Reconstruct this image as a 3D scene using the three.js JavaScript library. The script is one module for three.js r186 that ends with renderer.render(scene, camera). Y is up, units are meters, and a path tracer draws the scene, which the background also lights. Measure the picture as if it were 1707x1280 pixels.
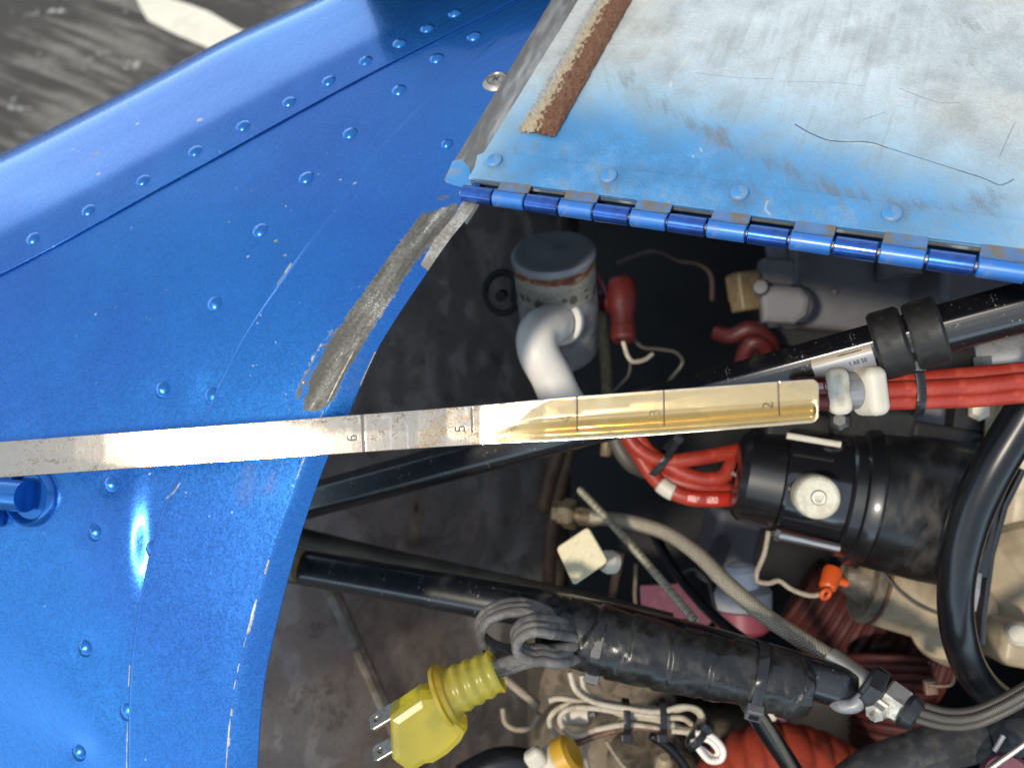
import * as THREE from 'three';
import { RoundedBoxGeometry } from 'three/addons/geometries/RoundedBoxGeometry.js';
import { mergeGeometries, mergeVertices, toCreasedNormals } from 'three/addons/utils/BufferGeometryUtils.js';

// ---------------------------------------------------------------- camera, sky, sun, exposure
const scene = new THREE.Scene();
const W = 1707, H = 1280, FL = 1340;                       // the photograph's size and focal length in its pixels
const PITCH = THREE.MathUtils.degToRad(58);                 // the phone looks down into the bay
const camera = new THREE.PerspectiveCamera(2 * THREE.MathUtils.radToDeg(Math.atan(H / 2 / FL)), W / H, 0.02, 200);
camera.position.set(0, 1.5, 0);
camera.lookAt(0, 1.5 - Math.sin(PITCH), -Math.cos(PITCH));
camera.focus = 0.275; camera.userData.fStop = 11;
camera.updateMatrixWorld();
const CR = new THREE.Vector3(1, 0, 0), CU = new THREE.Vector3(0, Math.cos(PITCH), -Math.sin(PITCH)), CF = new THREE.Vector3(0, -Math.sin(PITCH), -Math.cos(PITCH)), CN = CF.clone().negate();
const camVec = (x, y, z) => new THREE.Vector3().addScaledVector(CR, x).addScaledVector(CU, y).addScaledVector(CN, z);

const SUN = camVec(-0.45, -0.042, 0.89).normalize();
const sun = new THREE.DirectionalLight(new THREE.Color(1, 0.91, 0.77), 2.6);
sun.position.copy(SUN).multiplyScalar(5).add(new THREE.Vector3(0, 1.2, -0.2));
sun.target.position.set(0, 1.2, -0.2); sun.castShadow = true; sun.shadow.radius = 7;
Object.assign(sun.shadow.camera, { left: -2.5, right: 2.5, top: 2.5, bottom: -2.5, near: 0.1, far: 12 });
sun.shadow.mapSize.set(2048, 2048);
scene.add(sun, sun.target);
{
  const w = 512, h = 256, d = new Float32Array(w * h * 4);
  for (let j = 0; j < h; j++) for (let i = 0; i < w; i++) {
    const el = ((j + 0.5) / h - 0.5) * Math.PI, az = ((i + 0.5) / w - 0.5) * 2 * Math.PI;
    const y = Math.sin(el), x = Math.cos(az) * Math.cos(el), z = Math.sin(az) * Math.cos(el);
    const g = 1 - Math.exp(-Math.pow(Math.max(0, y) / 0.13, 1.5)), cs = x * SUN.x + y * SUN.y + z * SUN.z;
    const glow = Math.pow(Math.max(0, cs), 6) * 0.12 + Math.pow(Math.max(0, cs), 40) * 0.35;
    const hor = [2.7, 3.7, 4.5], zen = [0.48, 0.58, 0.74], gl = [1, 0.95, 0.86], o = (j * w + i) * 4;
    for (let c = 0; c < 3; c++) d[o + c] = (y < 0 ? hor[c] * 0.25 : hor[c] + (zen[c] - hor[c]) * g) + (y > -0.05 ? glow * gl[c] : 0);
    d[o + 3] = 1;
  }
  const t = new THREE.DataTexture(d, w, h, THREE.RGBAFormat, THREE.FloatType);
  t.mapping = THREE.EquirectangularReflectionMapping; t.magFilter = THREE.LinearFilter; t.needsUpdate = true;
  scene.background = t; scene.environment = t;
}
const renderer = new THREE.WebGLRenderer({ antialias: true });
renderer.toneMapping = THREE.LinearToneMapping; renderer.toneMappingExposure = 1.15;
renderer.shadowMap.enabled = true;

// ---------------------------------------------------------------- helpers
const V = (x, y, z) => new THREE.Vector3(x, y, z), lerp = THREE.MathUtils.lerp, clamp = THREE.MathUtils.clamp;
const sstep = (a, b, x) => { const t = clamp((x - a) / (b - a), 0, 1); return t * t * (3 - 2 * t); };
let rs = 12345;
const rnd = () => { rs = (rs + 0x6d2b79f5) | 0; let t = Math.imul(rs ^ (rs >>> 15), 1 | rs); t = (t + Math.imul(t ^ (t >>> 7), 61 | t)) ^ t; return ((t ^ (t >>> 14)) >>> 0) / 4294967296; };
const P = (x, y, d) => camera.position.clone().addScaledVector(CR, (x - W / 2) / FL * d).addScaledVector(CU, (H / 2 - y) / FL * d).addScaledVector(CF, d);
const PX = (px, d) => px * d / FL;                           // a width in pixels at a depth, in metres
const pts3 = (a) => a.map((p) => P(p[0], p[1], p[2]));
const spline = (a, n) => new THREE.CatmullRomCurve3(a, false, 'centripetal').getPoints(n);

const used = new Map();
function numbered(n) { const k = used.get(n) || 0; used.set(n, k + 1); return k ? n + '_' + String(k).padStart(3, '0') : n; }
function thing(name, label, category, base, group) {
  const o = new THREE.Group(); o.name = numbered(name); o.position.copy(base); o.userData = { label, category };
  if (group) o.userData.group = group;
  scene.add(o); return o;
}
function norm(g) {
  const ok = g.userData.uvOK; if (g.index) { g = g.toNonIndexed(); g.userData.uvOK = ok; }
  if (!g.attributes.normal) g.computeVertexNormals();
  if (!g.userData.uvOK) {                                   // box mapped, in metres
    const p = g.attributes.position, n = g.attributes.normal, uv = new Float32Array(p.count * 2);
    for (let i = 0; i < p.count; i++) {
      const ax = Math.abs(n.getX(i)), ay = Math.abs(n.getY(i)), az = Math.abs(n.getZ(i));
      const a = ax > ay && ax > az ? [p.getZ(i), p.getY(i)] : ay > az ? [p.getX(i), p.getZ(i)] : [p.getX(i), p.getY(i)];
      uv[i * 2] = a[0]; uv[i * 2 + 1] = a[1];
    }
    g.setAttribute('uv', new THREE.BufferAttribute(uv, 2));
  }
  for (const k of Object.keys(g.attributes)) if (!['position', 'normal', 'uv'].includes(k)) g.deleteAttribute(k);
  return g;
}
const rootOf = (o) => { while (o.parent && o.parent !== scene) o = o.parent; return o; };
function part(parent, name, geos, mat, extra) {
  geos = Array.isArray(geos) ? geos : [geos];
  const b = rootOf(parent).position;
  let g;
  if (geos.length === 1 && geos[0].index && geos[0].userData.uvOK) g = geos[0].clone();
  else { geos = geos.map(norm); g = geos.length > 1 ? mergeGeometries(geos) : geos[0].clone(); if (g.attributes.position.count < 20000) g = mergeVertices(g, 1e-7); }
  g.translate(-b.x, -b.y, -b.z);
  const m = new THREE.Mesh(g, mat); m.name = name; m.castShadow = m.receiveShadow = true;
  if (extra) m.userData = extra;
  parent.add(m); return m;
}
function solo(name, label, category, geos, mat, group, kind) {   // a thing of one mesh
  geos = (Array.isArray(geos) ? geos : [geos]).map(norm);
  let g = geos.length > 1 ? mergeGeometries(geos) : geos[0].clone();
  g.computeBoundingBox(); const c = g.boundingBox.getCenter(V(0, 0, 0));
  g.translate(-c.x, -c.y, -c.z); g = mergeVertices(g, 1e-7);
  const m = new THREE.Mesh(g, mat); m.name = numbered(name); m.position.copy(c); m.castShadow = m.receiveShadow = true;
  m.userData = { label, category }; if (group) m.userData.group = group; if (kind) m.userData.kind = kind;
  scene.add(m); return m;
}
// a section (list of [x, y] in metres, or a function of 0..1) swept along points
function sweep(points, section, o = {}) {
  const n = points.length, sec = typeof section === 'function' ? section : () => section, pos = [], uv = [], idx = [];
  const tan = points.map((p, i) => points[Math.min(i + 1, n - 1)].clone().sub(points[Math.max(i - 1, 0)]).normalize());
  let up = (o.up || CU).clone(); if (Math.abs(up.dot(tan[0])) > 0.95) up = CR.clone();
  let len = 0, K = 0;
  for (let i = 0; i < n; i++) {
    if (o.fixUp) up = o.fixUp.clone();
    up.addScaledVector(tan[i], -up.dot(tan[i])).normalize();
    const sd = tan[i].clone().cross(up), s = sec(i / (n - 1)); K = s.length;
    if (i) len += points[i].distanceTo(points[i - 1]);
    let round = 0;
    for (let k = 0; k <= K; k++) {
      const q = s[k % K], pr = s[(k + K - 1) % K];
      if (k) round += Math.hypot(q[0] - pr[0], q[1] - pr[1]);
      const v = points[i].clone().addScaledVector(sd, q[0]).addScaledVector(up, q[1]);
      pos.push(v.x, v.y, v.z); uv.push(round, len);
    }
  }
  for (let i = 0; i < n - 1; i++) for (let k = 0; k < K; k++) { const a = i * (K + 1) + k, b = a + K + 1; idx.push(a, a + 1, b, a + 1, b + 1, b); }
  if (!o.open) for (const [i, f] of [[0, 1], [n - 1, 0]]) {
    const c = pos.length / 3; const at = i * (K + 1); pos.push(points[i].x, points[i].y, points[i].z); uv.push(0, 0);
    for (let k = 0; k < K; k++) f ? idx.push(c, at + k + 1, at + k) : idx.push(c, at + k, at + k + 1);
  }
  const g = new THREE.BufferGeometry();
  g.setAttribute('position', new THREE.Float32BufferAttribute(pos, 3)); g.setAttribute('uv', new THREE.Float32BufferAttribute(uv, 2)); g.setIndex(idx);
  g.computeVertexNormals();
  { // weld the seam's normals
    const N = g.attributes.normal;
    for (let i = 0; i < n; i++) { const a = i * (K + 1), b = a + K, v = V(N.getX(a) + N.getX(b), N.getY(a) + N.getY(b), N.getZ(a) + N.getZ(b)).normalize(); N.setXYZ(a, v.x, v.y, v.z); N.setXYZ(b, v.x, v.y, v.z); }
  }
  const r = o.crease ? toCreasedNormals(g, o.crease) : g; r.userData.uvOK = true; return r;
}
const circle = (r, k = 14, ry = r, ph = 0) => Array.from({ length: k }, (_, i) => [Math.cos(ph + i / k * 2 * Math.PI) * r, Math.sin(ph + i / k * 2 * Math.PI) * ry]);
function rect(w, h, r = 0.0005) { const o = []; for (const [sx, sy, a] of [[1, 1, 0], [-1, 1, 1], [-1, -1, 2], [1, -1, 3]]) for (let i = 0; i < 3; i++) { const t = (a + i / 2) * Math.PI / 2; o.push([sx * (w / 2 - r) + Math.cos(t) * r, sy * (h / 2 - r) + Math.sin(t) * r]); } return o; }
// tube through pixel points [x, y, depth]; radius in metres, a number or a function of 0..1
const tube = (a, r, n = 40, k = 14, o = {}) => sweep(a[0].isVector3 ? spline(a, n) : spline(pts3(a), n), typeof r === 'function' ? (t) => circle(r(t), k) : circle(r, k), o);
const rod = (A, B, r, k = 16, o) => sweep([A, A.clone().lerp(B, 0.5), B], circle(r, k), { crease: 0.7, ...o });
function lathe(A, B, prof, seg = 40, cr = 0.5) {            // profile [s from 0 to 1 along A to B, radius]; edges sharper than cr stay sharp
  const L = A.distanceTo(B), ax = B.clone().sub(A).normalize(), e1 = (Math.abs(ax.dot(CU)) > 0.9 ? CR : CU).clone(); e1.addScaledVector(ax, -e1.dot(ax)).normalize();
  const e2 = ax.clone().cross(e1), q = prof.map(([a, r]) => [a * L, Math.max(r, 1e-6)]), rm = Math.max(...prof.map((p) => p[1])), flat = seg < 10;
  const sn = q.slice(1).map((p, k) => { const dx = p[0] - q[k][0], dr = p[1] - q[k][1], l = Math.hypot(dx, dr) || 1; return [-dr / l, dx / l]; });   // (along, outward)
  const pos = [], nor = [], uv = [], idx = []; let run = 0;
  const mixn = (a, b) => { if (!b || a[0] * b[0] + a[1] * b[1] < Math.cos(cr)) return a; const x = a[0] + b[0], y = a[1] + b[1], l = Math.hypot(x, y) || 1; return [x / l, y / l]; };
  for (let k = 0; k < sn.length; k++) {
    const len = Math.hypot(q[k + 1][0] - q[k][0], q[k + 1][1] - q[k][1]); if (len < 1e-7) continue;
    for (let i = 0; i < seg; i++) {
      const at = pos.length / 3;
      for (const [p, n, v] of [[q[k], mixn(sn[k], sn[k - 1]), run], [q[k + 1], mixn(sn[k], sn[k + 1]), run + len]]) for (const h of [i, i + 1]) {
        const a = h / seg * 2 * Math.PI, m = flat ? (i + 0.5) / seg * 2 * Math.PI : a, w = A.clone().addScaledVector(ax, p[0]).addScaledVector(e1, Math.cos(a) * p[1]).addScaledVector(e2, Math.sin(a) * p[1]), u = ax.clone().multiplyScalar(n[0]).addScaledVector(e1, Math.cos(m) * n[1]).addScaledVector(e2, Math.sin(m) * n[1]);
        pos.push(w.x, w.y, w.z); nor.push(u.x, u.y, u.z); uv.push(h / seg * 2 * Math.PI * rm, v);
      }
      idx.push(at, at + 1, at + 2, at + 1, at + 3, at + 2);
    }
    run += len;
  }
  const g = new THREE.BufferGeometry(); g.setAttribute('position', new THREE.Float32BufferAttribute(pos, 3)); g.setAttribute('normal', new THREE.Float32BufferAttribute(nor, 3)); g.setAttribute('uv', new THREE.Float32BufferAttribute(uv, 2)); g.setIndex(idx);
  g.userData.uvOK = true; return g;
}
// axes of something turned in the picture by deg (counter-clockwise) and then tilted about its own x and y
function axes(deg, tx = 0, ty = 0) {
  const m = new THREE.Matrix4().makeBasis(CR, CU, CN), e = new THREE.Matrix4(), R = THREE.MathUtils.degToRad;
  return m.multiply(e.makeRotationZ(R(deg))).multiply(new THREE.Matrix4().makeRotationX(R(tx))).multiply(new THREE.Matrix4().makeRotationY(R(ty)));
}
function box(c, w, h, d, ax, r = 0.001, seg = 3) {
  const g = new RoundedBoxGeometry(w, h, d, seg, Math.min(r, w / 2.01, h / 2.01, d / 2.01)); g.applyMatrix4(ax || axes(0)); g.translate(c.x, c.y, c.z); return g;
}
function plane(o, ex, n) {                                  // a plane with its own metre coordinates
  ex = ex.clone().normalize(); n = n.clone().normalize(); const ey = n.clone().cross(ex).normalize(); ex = ey.clone().cross(n);
  return {
    o, ex, ey, n, m: new THREE.Matrix4().makeBasis(ex, ey, n),
    at(x, y) { const q = P(x, y, 1).sub(camera.position), t = o.clone().sub(camera.position).dot(n) / q.dot(n), p = camera.position.clone().addScaledVector(q, t).sub(o); return [p.dot(ex), p.dot(ey)]; },
    pt(u, v, h = 0) { return o.clone().addScaledVector(ex, u).addScaledVector(ey, v).addScaledVector(n, h); },
    px(x, y, h = 0) { return this.pt(...this.at(x, y), h); },
  };
}
const plane3 = (a, b, c) => { let n = b.clone().sub(a).cross(c.clone().sub(a)); if (n.dot(CN) < 0) n.negate(); return plane(a, b.clone().sub(a), n); };
function plate(pl, pix, h, thick, bevel = 0.0003, raw = false) {   // an extruded outline lying on a plane
  const s = new THREE.Shape((raw ? pix : pix.map((p) => pl.at(p[0], p[1]))).map((q) => new THREE.Vector2(...q)));
  const g0 = new THREE.ExtrudeGeometry(s, { depth: Math.max(thick - 2 * bevel, 1e-5), bevelEnabled: bevel > 0, bevelThickness: bevel, bevelSize: bevel, bevelOffset: -bevel, bevelSegments: 2, curveSegments: 8 });
  g0.translate(0, 0, h + bevel);
  const p = g0.attributes.position, uv = g0.attributes.uv; for (let i = 0; i < p.count; i++) uv.setXY(i, p.getX(i), p.getY(i));
  g0.applyMatrix4(pl.m); g0.translate(pl.o.x, pl.o.y, pl.o.z); g0.userData.uvOK = true; return g0;
}
function grid(nu, nv, f) {                                  // f(u, v) gives [point, u, v]
  const pos = [], uv = [], idx = [];
  for (let j = 0; j <= nv; j++) for (let i = 0; i <= nu; i++) { const [p, a, b] = f(i / nu, j / nv); pos.push(p.x, p.y, p.z); uv.push(a, b); }
  for (let j = 0; j < nv; j++) for (let i = 0; i < nu; i++) { const a = j * (nu + 1) + i, b = a + nu + 1; idx.push(a, b, a + 1, a + 1, b, b + 1); }
  const g = new THREE.BufferGeometry(); g.setAttribute('position', new THREE.Float32BufferAttribute(pos, 3)); g.setAttribute('uv', new THREE.Float32BufferAttribute(uv, 2)); g.setIndex(idx);
  g.computeVertexNormals();
  const N = g.attributes.normal, mid = Math.floor(N.count / 2);
  if (V(N.getX(mid), N.getY(mid), N.getZ(mid)).dot(CN) < 0) { for (let i = 0; i < idx.length; i += 3) { const t = idx[i]; idx[i] = idx[i + 1]; idx[i + 1] = t; } g.setIndex(idx); g.computeVertexNormals(); }
  g.userData.uvOK = true; return g;
}
const along = (list, axis) => (q) => {                      // smooth interpolation in a table [[key, value], ...]
  const n = list.length; let i = 0; while (i < n - 2 && q > list[i + 1][0]) i++;
  const [x0, y0] = list[i], [x1, y1] = list[i + 1], t = clamp((q - x0) / (x1 - x0), -0.5, 1.5);
  const m = (k) => k <= 0 ? (list[1][1] - list[0][1]) / (list[1][0] - list[0][0]) : k >= n - 1 ? (list[n - 1][1] - list[n - 2][1]) / (list[n - 1][0] - list[n - 2][0]) : (list[k + 1][1] - list[k - 1][1]) / (list[k + 1][0] - list[k - 1][0]);
  const h = x1 - x0, t2 = t * t, t3 = t2 * t; if (t < 0 || t > 1) return y0 + (y1 - y0) * t;
  return (2 * t3 - 3 * t2 + 1) * y0 + (t3 - 2 * t2 + t) * h * m(i) + (-2 * t3 + 3 * t2) * y1 + (t3 - t2) * h * m(i + 1);
};

// ---------------------------------------------------------------- noise and textures
const NS = 512;
function noiseTile(cells, oct, seed) {
  const out = new Float32Array(NS * NS); let amp = 1, tot = 0;
  for (let o = 0; o < oct; o++, amp *= 0.55) {
    const c = cells << o, L = new Float32Array(c * c); let s = seed * 7919 + o * 104729 + 1;
    for (let i = 0; i < c * c; i++) { s = (Math.imul(s, 1664525) + 1013904223) | 0; let t = s ^ (s >>> 15); t = Math.imul(t, 0x2c1b3c6d); L[i] = ((t ^ (t >>> 13)) >>> 0) / 4294967296; }
    for (let y = 0; y < NS; y++) { const fy = y / NS * c, y0 = Math.floor(fy), ty = fy - y0, sy = ty * ty * (3 - 2 * ty), r0 = y0 % c * c, r1 = (y0 + 1) % c * c;
      for (let x = 0; x < NS; x++) { const fx = x / NS * c, x0 = Math.floor(fx), tx = fx - x0, sx = tx * tx * (3 - 2 * tx), a = x0 % c, b = (x0 + 1) % c;
        out[y * NS + x] += amp * ((L[r0 + a] * (1 - sx) + L[r0 + b] * sx) * (1 - sy) + (L[r1 + a] * (1 - sx) + L[r1 + b] * sx) * sy); } }
    tot += amp;
  }
  let m = 0, q = 0; for (const v of out) { m += v; q += v * v; } m /= out.length; const sd = Math.sqrt(q / out.length - m * m);
  for (let i = 0; i < out.length; i++) out[i] = clamp(0.5 + (out[i] - m) / sd * 0.18, 0, 1);
  return out;
}
const N1 = noiseTile(4, 6, 3), N2 = noiseTile(16, 4, 5), N3 = noiseTile(128, 2, 9);
const ns = (T, x, y) => {                                   // bilinear, repeating every 1
  x = (x - Math.floor(x)) * NS; y = (y - Math.floor(y)) * NS; const x0 = x | 0, y0 = y | 0, tx = x - x0, ty = y - y0, x1 = (x0 + 1) % NS, y1 = (y0 + 1) % NS, a = (y0 % NS) * NS, b = y1 * NS, xx = x0 % NS;
  return (T[a + xx] * (1 - tx) + T[a + x1] * tx) * (1 - ty) + (T[b + xx] * (1 - tx) + T[b + x1] * tx) * ty;
};
const enc = (l) => { l = clamp(l, 0, 1); return 255 * (l <= 0.0031308 ? 12.92 * l : 1.055 * Math.pow(l, 1 / 2.4) - 0.055); };
function tex(data, w, h, srgb, rep = true) {
  const t = new THREE.DataTexture(data, w, h, THREE.RGBAFormat); t.magFilter = THREE.LinearFilter; t.minFilter = THREE.LinearFilter;
  t.wrapS = t.wrapT = rep ? THREE.RepeatWrapping : THREE.ClampToEdgeWrapping; if (srgb) t.colorSpace = THREE.SRGBColorSpace; t.needsUpdate = true; return t;
}
// f(u, v) over the unit square (v up) gives [r, g, b (linear), roughness, metalness, height 0..1]
function maps(w, h, f, o = {}) {
  const a = new Uint8Array(w * h * 4), b = new Uint8Array(w * h * 4), c = o.bump ? new Uint8Array(w * h * 4) : null;
  for (let y = 0, i = 0; y < h; y++) for (let x = 0; x < w; x++, i += 4) {
    const q = f((x + 0.5) / w, (y + 0.5) / h, x, y);
    a[i] = enc(q[0]); a[i + 1] = enc(q[1]); a[i + 2] = enc(q[2]); a[i + 3] = 255; b[i] = 255; b[i + 1] = 255 * clamp(q[3], 0, 1); b[i + 2] = 255 * clamp(q[4] || 0, 0, 1); b[i + 3] = 255;
    if (c) { c[i] = c[i + 1] = c[i + 2] = 255 * clamp(q[5] ?? 0.5, 0, 1); c[i + 3] = 255; }
  }
  const r = { map: tex(a, w, h, true, o.rep), rm: tex(b, w, h, false, o.rep) }; r.roughnessMap = r.metalnessMap = r.rm; if (c) r.bumpMap = tex(c, w, h, false, o.rep); delete r.rm;
  return r;
}
function mat(m, par = {}) {                                 // material from a set of maps
  const { tile, off, phys, ...p } = par, set = {};
  for (const k of ['map', 'roughnessMap', 'metalnessMap', 'bumpMap']) if (m[k]) { set[k] = tile ? m[k].clone() : m[k]; if (tile) { set[k].repeat.set(1 / tile[0], 1 / (tile[1] ?? tile[0])); if (off) set[k].offset.set(off[0], off[1]); set[k].needsUpdate = true; } }
  return new THREE.MeshPhysicalMaterial({ ...set, roughness: 1, metalness: 1, ...p });
}
const mix3 = (a, b, t) => [a[0] + (b[0] - a[0]) * t, a[1] + (b[1] - a[1]) * t, a[2] + (b[2] - a[2]) * t];
const plain = (rgb, roughness = 0.5, metalness = 0, p = {}) => new THREE.MeshPhysicalMaterial({ color: new THREE.Color().setRGB(...rgb), roughness, metalness, ...p });
const grain = (() => { const d = new Uint8Array(256 * 256 * 4); for (let y = 0, i = 0; y < 256; y++) for (let x = 0; x < 256; x++, i += 4) { const q = 255 * (0.5 * ns(N1, x / 256, y / 256) + 0.5 * ns(N3, x / 256, y / 256)); d[i] = d[i + 1] = d[i + 2] = q; d[i + 3] = 255; } return tex(d, 256, 256, false); })();
// a worn surface: base colour, a second colour in patches, specks, all in a tile of so many metres
function worn(base, o = {}) {
  const { patch = base, amount = 0.5, soft = 0.15, spot = [0.6, 0.58, 0.52], spots = 0, rough = 0.5, rough2 = rough, metal = 0, metal2 = metal, tile = [0.08, 0.08], vary = 0.25, seed = 0, bump = 0, stretch = 1, size = 256, ...p } = o;
  const m = maps(size, size, (u, v) => {
    const a = ns(N1, u * stretch + seed * 0.37, v + seed * 0.61), b = ns(N2, u * stretch + seed * 0.11, v + seed * 0.23), c = ns(N3, u * 2 + seed * 0.7, v * 2);
    const t = sstep(1 - amount - soft, 1 - amount + soft, 0.55 * a + 0.45 * b + 0.0), k = 1 + vary * ((a - 0.5) * 1.2 + (c - 0.5) * 0.9);
    let col = mix3(base, patch, t).map((x) => x * k);
    const s = spots ? sstep(1 - spots, 1 - spots + 0.05, ns(N3, u + seed * 0.5, v + 0.3) * 0.7 + ns(N2, u + 0.4, v + seed) * 0.3) : 0;
    col = mix3(col, spot, s);
    return [...col, lerp(rough, rough2, t) + (b - 0.5) * 0.15 + s * 0.2, lerp(metal, metal2, t) * (1 - s)];
  });
  const set = {}; if (metal === metal2 && Math.abs(rough - rough2) < 0.16) { delete m.roughnessMap; delete m.metalnessMap; set.roughness = (rough + rough2) / 2; set.metalness = metal; }
  if (bump) m.bumpMap = grain;
  return mat(m, { tile, bumpScale: bump, ...set, ...p });
}

// ---------------------------------------------------------------- the cowling: shape
const D0 = (x, y) => { const t = y - 320; return 1 / (3.31 + 0.00074 * (x - 771) + (t < 0 ? 0.00194 * t : 0.427 * (1 - Math.exp(-t / 220)))); };
const camOf = (p) => { const q = p.clone().sub(camera.position), d = q.dot(CF); return [q.dot(CR) / d * FL + W / 2, H / 2 - q.dot(CU) / d * FL, d]; };
const seamY = along([[-300, 590], [0, 458], [300, 296], [600, 132], [850, 5], [1000, -70]]);        // lap seam of the upper strip
const edgeY = along([[-300, 385], [0, 255], [100, 206], [250, 130], [380, 62], [530, -6], [700, -95]]);  // where the upper strip rolls out of sight
const dblX = along([[-120, 960], [-60, 900], [20, 850], [80, 800], [170, 700], [228, 640], [272, 600], [360, 540], [462, 470], [560, 405], [640, 365], [690, 343], [780, 301], [850, 271], [920, 250], [1000, 232], [1100, 217], [1200, 212], [1300, 211], [1450, 210]]);
const creaseX = along([[-120, 1080], [318, 790], [336, 774], [370, 735], [420, 697], [490, 650], [578, 596], [666, 550], [735, 520], [830, 485], [940, 447], [1050, 415], [1130, 395], [1200, 385], [1280, 378], [1450, 370]]);
const lipX = along([[318, 800], [350, 789], [400, 750], [455, 712], [575, 634], [687, 583], [760, 548], [850, 515], [950, 485], [1070, 455], [1150, 440], [1282, 430], [1450, 425]]);
const RIVETS = [[433, 384], [510, 296], [583, 222], [665, 150], [728, 97], [790, 60], [357, 507], [270, 650], [184, 808], [157, 888], [141, 1081], [131, 1255], [745, 240]];
const HALF = [[349, 660], [251, 915], [207, 1187]];          // half under the doubler
const STRIP_RIVETS = [[55, 397], [147, 350], [238, 300], [323, 252], [404, 209], [482, 170], [548, 135], [610, 100], [665, 72], [712, 46], [757, 22]];
const bell = (x, y, cx, cy, sx, sy = sx, a = 0) => { let dx = x - cx, dy = y - cy; if (a) { const c = Math.cos(a), s = Math.sin(a);[dx, dy] = [dx * c + dy * s, dy * c - dx * s]; } return Math.exp(-(dx * dx / (sx * sx) + dy * dy / (sy * sy)) / 2); };
function skinH(x, y) {                                       // dents and dimples of the main skin, metres towards the viewer
  let h = 0;
  for (const [a, b] of RIVETS) { const r2 = (x - a) ** 2 + (y - b) ** 2; if (r2 < 9000) h -= 0.00050 * Math.exp(-r2 / (2 * 17 * 17)); }
  for (const [a, b] of HALF) h -= 0.0009 * bell(x, y, a + 4, b, 24, 34);
  h += 0.0006 * bell(x, y, 130, 1175, 130, 44, 0.75) - 0.0005 * bell(x, y, 90, 1255, 110, 50, 0.6) - 0.0006 * bell(x, y, 60, 960, 60, 90) + 0.0019 * (1 - sstep(212, 254, x)) * sstep(90, 205, x) * Math.exp(-(((y - 905) / 62) ** 2) / 2);
  h += 0.00020 * Math.sin(x / 130 + y / 210 + 0.6) + 0.00016 * Math.sin(y / 120 - x / 260) + 0.00007 * Math.sin(x / 61 + y / 83 + 2);
  return h;
}
const dblH = (y) => 0.0003 + 0.0009 * sstep(240, 640, y);
const dblBump = (x, y) => 0.00022 * Math.sin(y / 150 + x / 220 + 1) + 0.00008 * Math.sin(y / 63 - x / 90);
const stripOff = along([[0, 0], [0.26, 0], [0.34, 0.0004], [0.44, 0.0022], [0.6, 0.0056], [0.75, 0.0088], [0.88, 0.0120], [0.94, 0.0148], [0.98, 0.0190], [1, 0.0255]]);

const cowlPl = plane3(P(0, 700, D0(0, 700)), P(700, 250, D0(700, 250)), P(380, 1280, D0(380, 1280)));
const cA = cowlPl.at(-350, -250), cSpan = 0.50;
const cuv = (p) => { const q = p.clone().sub(cowlPl.o); return [(q.dot(cowlPl.ex) + 0.26) / cSpan, (q.dot(cowlPl.ey) + 0.25) / cSpan]; };
const S2 = 2048, cpx = (x, y) => { const [u, v] = cuv(P(x, y, D0(x, y))); return [u * S2, (1 - v) * S2]; };
const kpx = S2 / cSpan * 0.31 / FL;                          // texture pixels per picture pixel, about

function strokes(cv, list, map) {                            // [[width in picture px, grey, [x, y], ...], ...]
  const c = cv.getContext('2d'); c.lineCap = 'round'; c.lineJoin = 'round';
  for (const [w, g, ...pp] of list) { c.lineWidth = Math.max(0.6, w * kpx); c.strokeStyle = 'rgb(' + g + ',' + g + ',' + g + ')'; c.beginPath(); (pp.length > 2 ? new THREE.SplineCurve(pp.map((p) => new THREE.Vector2(...p))).getPoints(pp.length * 8).map((p) => [p.x, p.y]) : pp).forEach((p, i) => i ? c.lineTo(...map(...p)) : c.moveTo(...map(...p))); if (pp.length === 1) c.lineTo(map(...pp[0])[0] + 0.1, map(...pp[0])[1]); c.stroke(); }
}
function fills(cv, list, map, blur = 0) {
  const c = cv.getContext('2d');
  for (const [g, ...pp] of list) { c.fillStyle = 'rgb(' + g + ',' + g + ',' + g + ')'; c.beginPath(); pp.forEach((p, i) => i ? c.lineTo(...map(...p)) : c.moveTo(...map(...p))); c.closePath(); c.fill(); }
}
function canvas(w, h, bg = '#000') { const c = document.createElement('canvas'); c.width = w; c.height = h; const x = c.getContext('2d'); x.fillStyle = bg; x.fillRect(0, 0, w, h); return c; }
const channel = (cv) => cv.getContext('2d').getImageData(0, 0, cv.width, cv.height).data;
function softened(cv, px) { const c = canvas(cv.width, cv.height); const x = c.getContext('2d'); x.filter = 'blur(' + px + 'px)'; x.drawImage(cv, 0, 0); return c; }

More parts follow.
